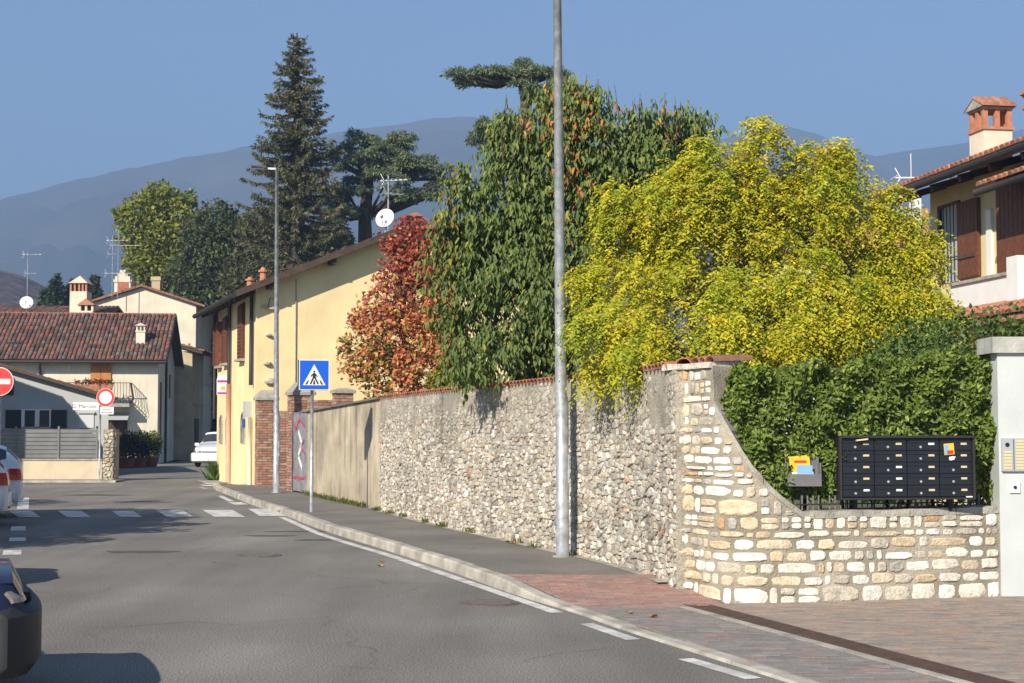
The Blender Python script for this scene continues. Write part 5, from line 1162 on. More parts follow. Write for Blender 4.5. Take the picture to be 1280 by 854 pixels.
# ---- far trees on the left
GI = [(.26, .27, .035), (.19, .23, .035), (.33, .31, .04), (.14, .18, .035)]
q = at(195, 560, 100); far_tree('ginkgo_tree', 'yellow-green broadleaf tree standing behind the gabled house', (q.x, 100), 5, px_lobes([(200, 252, 24), (178, 268, 26), (222, 268, 24), (165, 290, 22), (195, 295, 34), (228, 300, 26), (185, 330, 32), (220, 335, 30), (190, 360, 30), (150, 268, 9), (235, 250, 10)], 100), 15000, .30, GI, [.34, .32, .2, .14], .4, 61, ncl=170, clr=.8)
DG = [(.085, .11, .042), (.105, .13, .048), (.065, .085, .036), (.14, .15, .052)]; wd = [.4, .3, .2, .1]
q = at(275, 560, 96); far_tree('evergreen_tree', 'rounded dark evergreen beside the yellow-green tree', (q.x, 96), 6, px_lobes([(272, 278, 28), (250, 300, 30), (295, 300, 34), (265, 330, 40), (300, 345, 40), (240, 345, 34), (275, 375, 44)], 96), 15000, .3, DG, wd, .5, 62, ncl=150, clr=.9)
q = at(322, 560, 92); far_tree('oak_tree', 'dark olive tree against the tall conifer trunk', (q.x, 92), 6, px_lobes([(322, 290, 26), (335, 325, 36), (310, 350, 36), (345, 300, 20), (330, 385, 40), (400, 320, 40), (420, 290, 26), (380, 350, 40)], 92), 15000, .3, [(.10, .10, .045), (.125, .12, .05), (.07, .08, .036)], [.45, .3, .25], .5, 63, ncl=150, clr=.9)
q = at(258, 560, 94); far_tree('laurel_tree', 'very dark evergreen filling the end of the lane', (q.x, 94), 3, px_lobes([(255, 420, 34), (262, 470, 34), (250, 510, 36), (270, 535, 30), (285, 440, 34), (235, 450, 24)], 94), 11000, .28, [(.03, .043, .016), (.04, .055, .02)], [.5, .5], .35, 64)
for i, (px, tp, w_, lb) in enumerate(((70, 346, 14, 'dark cypress-like conifer left of the twin-vented chimney'), (90, 352, 12, 'low dark conifer behind the twin-vented chimney'), (118, 347, 13, 'dark conifer between the vented and brick chimneys'), (56, 362, 10, 'small dark conifer nearest the satellite dish mast'))):
    q = at(px, 560, 118 + i); far_tree('dark_conifer', lb, (q.x, 118 + i), 2, px_lobes([(px, tp + 8, w_ * .35, 0, 2.2), (px, tp + 24, w_ * .7, 0, 1.6), (px - 2, tp + 48, w_, 0, 1.6), (px + 3, tp + 75, w_, 0, 1.5)], 118 + i), 2600, .4, [(.022, .032, .018), (.03, .04, .022)], [.5, .5], .3, 80 + i, mt=M_needle, grp='dark conifers behind the houses')
for i, (px, py, Yt, rr, lb) in enumerate(((640, 330, 88, 60, 'dark green tree glimpsed between cherry and sweetgum'), (860, 300, 60, 90, 'large green tree hidden behind the yellow crown'), (1080, 380, 44, 60, 'garden tree in the gap behind the yellow crown'), (560, 330, 100, 50, 'green tree beyond the yellow house gable'))):
    q = at(px, 560, Yt); far_tree('garden_tree', lb, (q.x, Yt), 2, px_lobes([(px, py, rr), (px - rr * .6, py + rr * .6, rr * .7), (px + rr * .6, py + rr * .6, rr * .7)], Yt), 5000, .28, DG, wd, .3, 90 + i, ncl=90, clr=.9)
# tree outside the frame whose crown throws the streaky shade over the left of the road
far_tree('street_tree', 'leafy street tree above the parked cars', (-12.6, 19.6), 2.4, [(-11.6, 19.6, 4.2, 2.0, 2.2, 1.0), (-11.2, 22.6, 4.2, 1.7, 1.8, .8), (-13.2, 21.4, 4.3, 1.9, 2.2, .9), (-10.5, 18.0, 3.6, 1.5, .7, .4), (-11.8, 24.6, 4.0, 1.7, 1.6, .9), (-10.1, 21.4, 4.0, 1.5, .5, .3), (-9.9, 19.9, 3.9, 1.4, .45, .3), (-12.2, 21.2, 5.0, 1.5, 1.7, .7), (-10.9, 16.9, 3.7, 1.2, .4, .3)], 30000, .17, GI, [.3, .3, .2, .2], .14, 66, lo=.1)
far_tree('street_tree', 'spreading street tree by the no entry sign', (-16.2, 27.5), 2.6, [(-16.0, 27.5, 4.6, 1.8, 1.7, 1.2), (-17.4, 26.5, 4.2, 1.6, 1.4, 1.0)], 5000, .16, GI, [.3, .3, .2, .2], .14, 67)

# ---- hedge behind the low wall
g = np.random.default_rng(35); hb = FRONT.pt(2.0, -.5, 0); hd = thing('laurel_hedge', 'clipped glossy green hedge growing through railings above the low wall', 'hedge', (hb.x, hb.y, 0))
def fy(x):
    ts_ = np.linspace(0, FRONT.len, 120); X = [FRONT.at(t)[0].x for t in ts_]; return interp(x, X, [FRONT.at(t)[0].y for t in ts_])
n = 34000; x = g.uniform(1.98, 5.2, n); yf = np.array([fy(v) for v in np.minimum(x, 4.9)]) + .17
spxh = [890, 930, 1000, 1060, 1120, 1180, 1235, 1262]; tpy = [476, 466, 464, 462, 455, 450, 447, 452]
zt = np.array([EYE + (HZ - interp(CX + F * a / (c + .3), spxh, tpy)) * (c + .3) / F for a, c in zip(x, yf)]) + .05 * np.sin(x * 9) + .04 * np.sin(x * 23 + 1)
face = g.random(n); dep = np.where(face < .72, np.where(g.random(n) < .7, g.exponential(.07, n), g.uniform(.15, .7, n)), g.uniform(0, .9, n)); z = np.where(face < .72, 1.0 + (zt - 1.0) * g.uniform(0, 1, n), zt - g.exponential(.05, n))
bul = .05 * np.sin(x * 7 + z * 5) + .05 * np.sin(x * 13 - z * 9) + .03 * np.sin(z * 21 + x * 4); P = np.stack([x, yf + bul + dep, z], 1)
nrm = np.where((face < .72)[:, None], np.array((-.2, -1, .35)), np.array((0, -.2, 1.))); D = unit(nrm * .35 + g.normal(size=(n, 3)) * .75 + np.array((0, -.2, .15))); N_ = unit(nrm + g.normal(size=(n, 3)) * .45)
L_ = g.uniform(.045, .082, n); C = palette(n, g, [(.125, .185, .028), (.155, .22, .034), (.092, .14, .022), (.21, .27, .045), (.29, .31, .07)], [.36, .28, .2, .12, .04], .2)
ri = loose_leaves(hd, P, D, N_, L_, L_ * .48, C, M_hedge, 250); leaf_obj('foliage', hd, leaves6, P[ri], D[ri], N_[ri], L_[ri], L_[ri] * .48, C[ri], M_hedge, .18)
b = MB(); 
for k in range(14):
    xx = 2.3 + k * .2; yy = fy(min(xx, 4.9)) + .62; b.tube([(xx, yy, 0), (xx + g.uniform(-.08, .08), yy, .9), (xx + g.uniform(-.15, .15), yy + .05, 1.9)], [.025, .02, .008], 6)
b.build('stems', M_trunk, hd, world=True)['kind'] = 'stuff'
q = at(1225, 600, 17.5); far_tree('tall_hedge', 'taller dark hedge behind the gate pillar under the villa', (q.x, 17.6), .9, [(4.25, 17.2, 2.15, .55, .4, .55), (4.7, 17.4, 2.35, .6, .45, .62), (5.3, 17.6, 2.42, .7, .5, .66), (6.0, 17.6, 2.46, .7, .5, .68), (6.9, 17.6, 2.5, .8, .5, .7), (5.4, 17.5, 1.3, 1.3, .5, .9), (6.8, 17.5, 1.3, 1.2, .5, .9)], 15000, .07, [(.065, .115, .022), (.085, .14, .028), (.12, .18, .04)], [.4, .4, .2], .05, 68, mt=M_hedge)

# ------------------------------------------------------------------ things on and around the walls
# ---- iron railing and mailboxes
low = [t for t in np.linspace(0, FRONT.len, 300) if CX + F * FRONT.at(t)[0].x / FRONT.at(t)[0].y > 1000]
t0, t1 = low[0], FRONT.len - .08
rl0 = FRONT.pt(t0, -.14, .9); ir = thing('iron_railing', 'dark iron railing with pointed uprights standing on the low wall in front of hedge', 'railing', tuple(rl0))
A, B_ = FRONT.pt(t0, -.14, 0), FRONT.pt(t1, -.14, 0)
for z in (.955,):
    b = MB(); b.bar(A + Vector((0, 0, z)), B_ + Vector((0, 0, z)), .03, .012); b.build('rail', M_dark, ir, world=True)
nb = int((B_ - A).length / .058)
M_bar = mat('railing_grey', (.16, .16, .165), .5, .1, 9)
for k in range(nb + 1):
    p = A + (B_ - A) * (k / nb); zt = 1.04; tall = k % 5 == 0
    if tall: p = p + Vector((0, .17, 0))
    b = MB(); b.bar(p + Vector((0, 0, .9)), p + Vector((0, 0, 1.95 if tall else zt)), .013)
    if tall: b.tube([p + Vector((0, 0, 1.95)), p + Vector((0, 0, 2.0)), p + Vector((0, 0, 2.14))], [.012, .032, .002], 4)
    b.build('upright', M_bar, ir, world=True)
# mailbox bank
ml, mr = at(1048, 545, 14.86), at(1217, 544, 15.0); mT = (mr - ml); mT.z = 0; Wm = mT.length; mrot = math.atan2(mT.y, mT.x)
z0, z1 = at(1130, 623.5, 15.1).z, at(1130, 544.5, 15.1).z; Hm = z1 - z0
mbk = thing('mailbox_bank', 'black bank of twenty letterboxes in four columns mounted before the hedge', 'mailboxes', (ml.x, ml.y, z0), mrot)
fr = box_part('back_panel', M_black, mbk, (0, Wm, .02, .30, 0, Hm))
for q in ((0, .022, -.03, .02, 0, Hm), (Wm - .022, Wm, -.03, .02, 0, Hm), (.022, Wm - .022, -.05, .02, Hm - .022, Hm), (.022, Wm - .022, -.03, .02, 0, .018)): box_part('frame', M_dark, mbk, q)
for lg in (.2, Wm - .2): box_part('mounting_leg', M_dark, mbk, (lg - .02, lg + .02, .12, .18, -.12, 0))
cw, ch = (Wm - .05) / 4, (Hm - .06) / 5; g = np.random.default_rng(9)
for i in range(4):
    for j in range(5):
        x = .025 + i * cw; z = .028 + j * ch; d = box_part('letterbox_door', M_black, mbk, (x + .004, x + cw - .004, -.006, .018, z + .003, z + ch - .004))
        box_part('flap', M_black, d, (x + .012, x + cw - .012, -.013, -.0055, z + ch - .038, z + ch - .012))
        box_part('name_card', M_brass if g.random() < .85 else M_signwhite, d, (x + cw * .66, x + cw * .84, -.012, -.0055, z + ch * .48, z + ch * .66))
        b = MB(); b.disc((x + cw * .42, -.0055, z + ch * .3), (0, -1, 0), .012, .007, 12); b.build('lock', M_steel, d)
box_part('maker_plate', M_signwhite, mbk, (Wm - .10, Wm - .035, -.034, -.03, .02, .032))
def mpt(x, y, z): v = Matrix.Rotation(mrot, 3, 'Z') @ Vector((x, y, z)); return (ml.x + v.x, ml.y + v.y, z0 + v.z)
lf = thing('leaflet', 'colourful yellow and red leaflet stuck in the top corner letterbox', 'leaflet', mpt(Wm * .78, -.02, Hm * .70), mrot)
b = MB(); b.obox((.04, 0, .055), ((1, 0, .08), (0, 1, 0), (-.08, 0, 1)), (.05, .004, .055)); b.build('sheet', M_yellowp, lf)
b = MB(); b.obox((.015, -.005, .05), ((1, 0, .08), (0, 1, 0), (-.08, 0, 1)), (.022, .002, .045)); b.build('picture', M_bluep, lf); b = MB(); b.obox((.05, -.005, .025), ((1, 0, .08), (0, 1, 0), (-.08, 0, 1)), (.03, .002, .018)); b.build('picture', M_red, lf)
st = thing('torn_sticker', 'torn white sticker on a letterbox door below the leaflet', 'sticker', mpt(Wm * .80, -.015, Hm * .60), mrot)
b = MB(); g = np.random.default_rng(3); b.prism([(.045 + .04 * math.cos(a) * g.uniform(.6, 1.2), 0, .03 + .022 * math.sin(a) * g.uniform(.6, 1.3)) for a in np.linspace(0, 2 * math.pi, 12)[:-1]], (0, -.003, 0)); b.build('sheet', M_paper, st)
pp = thing('folded_paper', 'folded paper poking out of the top left letterbox', 'paper', mpt(.16, -.03, Hm - .05), mrot); b = MB(); b.obox((.06, 0, .01), ((1, -.2, .12), (0, 1, 0), (0, 0, 1)), (.055, .03, .007)); b.build('sheet', M_brass, pp)
# leaflet holder
fl, fr_ = at(984, 574, 14.8), at(1026, 574, 14.83); Wf = fr_.x - fl.x; zf0, zf1 = at(1005, 607, 15).z, at(1005, 571, 15).z
fb = thing('leaflet_holder', 'small grey open leaflet holder mounted on the railing beside the letterboxes', 'leaflet box', (fl.x, 14.8, zf0), R(2)); hh = zf1 - zf0
M_hold = mat('holder_grey', (.15, .145, .15), .5, .1, 8)
b = MB(); b.prism([(0, 0, 0), (Wf, 0, 0), (Wf, 0, hh), (Wf * .72, 0, hh * .86), (Wf * .5, 0, hh * .84)][:3] + [(0, 0, hh)], (0, .012, 0)); o = b.build('back', M_hold, fb); o.location.y = .1
box_part('front', M_hold, fb, (0, Wf, -.01, .0, 0, hh * .42)); box_part('side', M_hold, fb, (0, .01, 0, .1, 0, hh * .8), (Wf - .01, Wf, 0, .1, 0, hh * .8)); box_part('bottom', M_hold, fb, (.01, Wf - .01, 0, .1, 0, .01)); box_part('post', M_dark, fb, (Wf * .45, Wf * .55, .112, .14, -.25, hh * .8))
for (nm, lb, m_, x0, x1, zc, hz2, tl, y) in (('flyer', 'yellow-orange flyer at the back of the leaflet holder', M_yellowp, .04, .24, .60, .55, .1, .07), ('flyer', 'pale blue printed flyer in the leaflet holder', M_bluep, .10, .25, .42, .38, -.05, .045), ('flyer', 'white flyer at the front of the leaflet holder', M_paper, .05, .26, .3, .24, .02, .02)):
    t = thing(nm, lb, 'flyer', (fl.x, 14.8 + y, zf0), R(2)); b = MB(); b.obox(((x0 + x1) / 2 * Wf / .33, 0, zc * hh), ((1, 0, tl), (0, 1, 0), (-tl, 0, 1)), ((x1 - x0) / 2 * Wf / .33, .004, hz2 * hh * .8)); b.build('sheet', m_, t)
    if m_ is M_paper: box_part('print', M_bluep, t, (.10, .26, -.007, -.0045, hh * .44, hh * .5))
    if m_ is M_yellowp: box_part('print', M_red, t, (.08, .2, -.0075, -.0045, hh * .8, hh * .88))
# ---- gate pillar
gp = G(1251, 746, .02); gt = thing('gate_pillar', 'pale grey rendered gate pillar with weathered stone cap', 'pillar', (gp.x, gp.y - .02, 0)); zc0, zc1 = at(1250, 441.5, gp.y).z, at(1250, 421.5, gp.y).z
box_part('shaft', M_pillar, gt, (0, .78, 0, .42, 0, zc0)); b = MB(); b.box(-.06, .84, -.05, .47, zc0, zc1); b.build('cap', mat('pillar_cap', (.42, .41, .37), .9, .2, 6, .4, 30, streak=.7), gt)
ic = thing('intercom_panel', 'steel intercom panel with rows of name buttons on the pale pillar', 'intercom', (gp.x + .02, gp.y - .055, at(1255, 589, gp.y).z)); hi = (589 - 548) / F * gp.y
box_part('housing', M_steel, ic, (0, .5, 0, .035, 0, hi)); box_part('divider', M_dark, ic, (.115, .122, -.003, 0, .01, hi - .01))
b = MB(); b.disc((.055, 0, hi * .8), (0, -1, 0), .022, .004, 16); b.build('lens', M_black, ic)
for k in range(6): box_part('name_strip', M_brass, ic, (.02, .1, -.004, 0, .02 + k * .032, .042 + k * .032))
for k in range(10): box_part('name_strip', M_brass, ic, (.14, .3, -.004, 0, .02 + k * .03, .04 + k * .03)); box_part('name_strip', M_brass, ic, (.33, .48, -.004, 0, .02 + k * .03, .04 + k * .03))
kp_ = thing('key_switch', 'small white key switch plate on the pale pillar below the intercom', 'switch', (gp.x + .10, gp.y - .04, at(1266, 616, gp.y).z)); box_part('plate', M_signwhite, kp_, (0, .1, 0, .02, 0, .11)); b = MB(); b.disc((.05, 0, .055), (0, -1, 0), .018, .008, 14); b.build('keyhole', M_dark, kp_)

# ---- street lamps
def lamp(label, p, r, h=8.5, lean=0.):
    t = thing('street_lamp', label, 'street lamp', tuple(p), 0, 'galvanised street lamps'); b = MB(); b.tube([(0, 0, -.1), (0, 0, 1.9), (lean * .24, 0, 2.0), (lean, 0, h)], [r, r * .97, r * .88, r * .52], 18); b.build('post', M_galv, t, smooth=True)
    b = MB(); b.tube([(0, 0, 0), (0, 0, .012)], r * 1.5, 18); b.build('base_collar', M_kerb, t)
    b = MB(); b.box(r * .8, r * 1.0, -.05, .05, .9, 1.25); b.build('service_hatch', M_galv, t)
    b = MB(); b.bar((lean, 0, h - .03), (lean - .35, .02, h), .06, .05); b.build('arm', M_galv, t)
    b = MB(); b.add([(lean - .25, -.09, h - .02), (lean - .62, -.11, h - .0), (lean - .62, .11, h - .0), (lean - .25, .09, h - .02), (lean - .25, -.07, h + .05), (lean - .62, -.07, h + .055), (lean - .62, .07, h + .055), (lean - .25, .07, h + .05)], [(3, 2, 1, 0), (4, 5, 6, 7), (0, 1, 5, 4), (1, 2, 6, 5), (2, 3, 7, 6), (3, 0, 4, 7)]); hd_ = b.build('lamp_head', M_dark, t)
    box_part('lens', M_lampclear, hd_, (lean - .58, lean - .3, -.07, .07, h - .03, h - .012))
lamp('thick galvanised lamp post standing against the rubble wall', G(703, 696, .12), .083, 8.5, -.06)
lamp('slimmer galvanised lamp post by the brick pillars', G(345, 616, .12), .075, at(345, 210, G(345, 616, .12).y).z - .12, -.05)
# ---- pedestrian crossing sign
sp = G(389, 640, .12); sg = thing('crossing_sign', 'blue square pedestrian crossing sign box on a steel pole', 'sign', tuple(sp), R(15)); zc, hw = at(391, 469, sp.y).z - .12, .285
b = MB(); b.tube([(0, 0, -.1), (0, 0, zc + .2)], .03, 12); b.build('pole', M_galv, sg, smooth=True)
bxs = box_part('box', M_dark, sg, (-hw + .02, hw + .02, -.12, .06, zc - hw, zc + hw)); box_part('face', M_signwhite, bxs, (-hw + .02, hw + .02, -.128, -.12, zc - hw, zc + hw)); box_part('blue_panel', M_blue, bxs, (-hw + .035, hw + .005, -.132, -.128, zc - hw + .015, zc + hw - .015))
def fpoly(nm, m, par, pts, y, dy=-.003, ox=.02):
    b = MB(); b.prism([(x + ox, y, zc + z) for x, z in pts], (0, dy, 0)); return b.build(nm, m, par)
fpoly('triangle', M_signwhite, bxs, [(-.215, -.195), (.215, -.195), (0, .2)], -.132)
yk = -.135
for nm, pts in (('walker', [(-.022, .035), (.022, .035), (.03, -.05), (.0, -.06), (-.03, -.05)]), ('walker', [(-.03, -.05), (.0, -.055), (-.055, -.175), (-.085, -.175)]), ('walker', [(0, -.055), (.03, -.05), (.09, -.175), (.06, -.175)]), ('walker', [(-.022, .03), (-.022, .0), (-.06, -.04), (-.07, -.02)]), ('walker', [(.022, .03), (.022, .0), (.055, -.045), (.068, -.03)]),
    ('stripe', [(-.17, -.18), (-.13, -.18), (-.1, -.10), (-.118, -.10)]), ('stripe', [(.17, -.18), (.13, -.18), (.1, -.10), (.118, -.10)]), ('stripe', [(-.022, -.18), (.022, -.18), (.008, -.10), (-.008, -.10)])): fpoly(nm, M_signblack, bxs, pts, yk)
fpoly('walker', M_signblack, bxs, [(.018 * math.cos(a), .062 + .02 * math.sin(a)) for a in np.linspace(0, 2 * math.pi, 12)[:-1]], yk)
# ---- round signs on the left
def text_mesh(body, size, m, parent, loc, nm='lettering'):
    cu = bpy.data.curves.new('t', 'FONT'); cu.body = body; cu.size = size; cu.align_x = 'CENTER'; cu.extrude = .002; to = bpy.data.objects.new('t', cu); COL.objects.link(to)
    dg = bpy.context.evaluated_depsgraph_get(); me = bpy.data.meshes.new_from_object(to.evaluated_get(dg)); bpy.data.objects.remove(to); o = link_mesh(nm, me, m, parent); me.materials.clear(); me.materials.append(m)
    o.location = loc; o.rotation_euler = (R(90), 0, 0); return o
pv_ = at(124, 600, 48.3); nv = thing('no_vehicles_sign', 'round white sign with red ring and street name plate on a grey pole', 'sign', (pv_.x, 48.3, 0)); zc = at(132, 497, 48.3).z; xc = at(132.5, 497, 48.3).x - pv_.x
b = MB(); b.tube([(0, 0, -.1), (0, 0, zc + .25)], .03, 10); b.build('pole', M_galv, nv, smooth=True)
b = MB(); b.disc((xc, -.05, zc), (0, -1, 0), .29, .012, 32); dsk = b.build('disc', M_signwhite, nv); b = MB(); b.disc((xc, -.0625, zc), (0, -1, 0), .28, .004, 32, .2); b.build('red_ring', M_red, dsk)
box_part('clamp', M_galv, nv, (0, xc, -.048, -.02, zc - .02, zc + .02))
za, zb_ = at(110, 512.5, 48.3).z, at(110, 503, 48.3).z; x0 = at(92, 500, 48.3).x - pv_.x; pl = box_part('street_name_plate', M_signwhite, nv, (x0, -.02, -.06, -.045, za, zb_)); text_mesh('G. Marconi', .17, M_signblack, pl, (x0 * .58, -.062, za + .06))
za, zb_ = at(110, 518, 48.3).z, at(110, 508.8, 48.3).z; x1 = at(143, 500, 48.3).x - pv_.x; pl = box_part('condition_plate', M_signwhite, nv, (.02, x1, -.075, -.06, za, zb_)); text_mesh('eccetto', .085, M_signblack, pl, (x1 * .52, -.077, za + .135)); text_mesh('autorizzati', .085, M_signblack, pl, (x1 * .52, -.077, za + .04))
pn = at(-1.2, 477, 31.7); ne = thing('no_entry_sign', 'round red no entry sign with white bar on a pole by the parked cars', 'sign', (pn.x, 31.72, 0)); b = MB(); b.tube([(0, .05, -.1), (0, .05, pn.z + .25)], .03, 10); b.build('pole', M_galv, ne, smooth=True)
b = MB(); b.disc((0, 0, pn.z), (0, -1, 0), .3, .012, 36); dsk = b.build('disc', M_signwhite, ne); b = MB(); b.disc((0, -.0125, pn.z), (0, -1, 0), .285, .004, 36); b.build('red_face', M_red, dsk); box_part('white_bar', M_signwhite, dsk, (-.235, .235, -.021, -.017, pn.z - .055, pn.z + .055))
# ---- slatted fence on a low wall, stone pier
f0, f1 = at(-60, 600, 49), at(127, 600, 49); lw = thing('low_wall', 'low beige rendered wall under the grey slatted fence', 'wall', (f0.x, 49, 0)); Wl = f1.x - f0.x; zt = at(60, 575.5, 49).z
M_beige = mat('beige_render', (.56, .47, .34), .92, .12, 2, .2, 20, streak=.3, dirt=(.4, .32, .22)); box_part('wall', M_beige, lw, (0, Wl, 0, .25, 0, zt)); box_part('coping', M_slab, lw, (0, Wl, -.03, .28, zt, zt + .05))
fe = thing('slatted_fence', 'grey horizontal slat fence on the low beige wall', 'fence', (f0.x, 49.1, zt + .05)); zt2 = at(60, 536, 49).z - zt - .05; We = at(121, 550, 49).x - f0.x
for k in range(7): z = .03 + k * (zt2 - .03) / 7; box_part('slat', M_slat, fe, (0, We, -.015, .015, z, z + (zt2 - .03) / 7 - .022))
for px in (-35, 19, 72.5, 120.5): x = at(px, 550, 49).x - f0.x; box_part('post', M_slat, fe, (x - .03, x + .03, -.05, -.016, -.02, zt2 + .08))
p = at(136.5, 600, 48.9); sp_ = thing('stone_pier', 'rough stone pier at the end of the slatted fence', 'pillar', (p.x, p.y, 0)); hp = at(136, 537, 48.9).z
box_part('core', M_rubble_core, sp_, (-.2, .2, -.02, .4, 0, hp)); g = np.random.default_rng(14); PS = Path([(-.215, 0), (0, 0), (.215, 0)])
for q in rubble_cells(.43, lambda t: hp + .02, .16, .11, .15, g, 1.2): bb = MB(); bb.add(*cell_stone(PS, q, .012, .04, tuple(np.array(pal[g.integers(7)]) * .95), g)); o = bb.build('stone', M_oldstone, sp_, col=True); o.location.y = -.02
sheet('far_pavement', [(f0.x, 47.6, .0), (-12.4, 47.9, .0), (-12.4, 49.0, .0), (f0.x, 49.0, .0)], 0, M_pave, None).location.z = .05
b = MB(); b.box(f0.x, -12.35, 47.5, 47.66, -.02, .07); o = b.build('far_kerb', M_kerb); o['kind'] = 'structure'
# ---- potted shrubs in the lane
for i, (px, Yp, r, h, lb, cols) in enumerate(((157, 64.5, .55, 1.0, 'dark leafy shrub in a long red planter by the stone pier', [(.025, .04, .015), (.035, .052, .018)]), (172, 65.5, .55, 1.05, 'dark leafy shrub in a red planter before the cream house', [(.025, .04, .015), (.035, .05, .018)]), (187, 66.5, .5, 1.15, 'bush with sunlight coloured into its yellow-green leaves in a red pot at the cream house corner', [(.10, .13, .02), (.17, .18, .025)]))):  # corner bush: sunlight is put into its brighter leaf colours
    p = at(px, 580, Yp); t = thing('potted_shrub', lb, 'potted plant', (p.x, Yp, 0), 0, 'potted shrubs in the lane'); b = MB()
    b.tube([(0, 0, 0), (0, 0, .38), (0, 0, .42)], [.30, .4, .42], 14); b.build('pot', mat('planter_red%d' % i, (.20, .06, .04), .85, .2, 6), t)
    gg = np.random.default_rng(100 + i); n = 2600; P, d, _ = lobe_pts([(0, 0, .85, r, r, .5), (.1, 0, 1.15, r * .8, r * .8, .4)], n, gg, .4, 1.05); V, Q, k = leaves4(P, unit(d + gg.normal(size=(n, 3))), unit(gg.normal(size=(n, 3)) + np.array((0, 0, .5))), gg.uniform(.08, .14, n), gg.uniform(.04, .07, n)); fast_mesh('foliage', V, Q, M_leaf, t, np.repeat(palette(n, gg, cols, [.5, .5]), k, 0))
    b = MB(); b.tube([(0, 0, .3), (0, 0, 1.1)], .03, 6); b.build('stem', M_trunk, t)

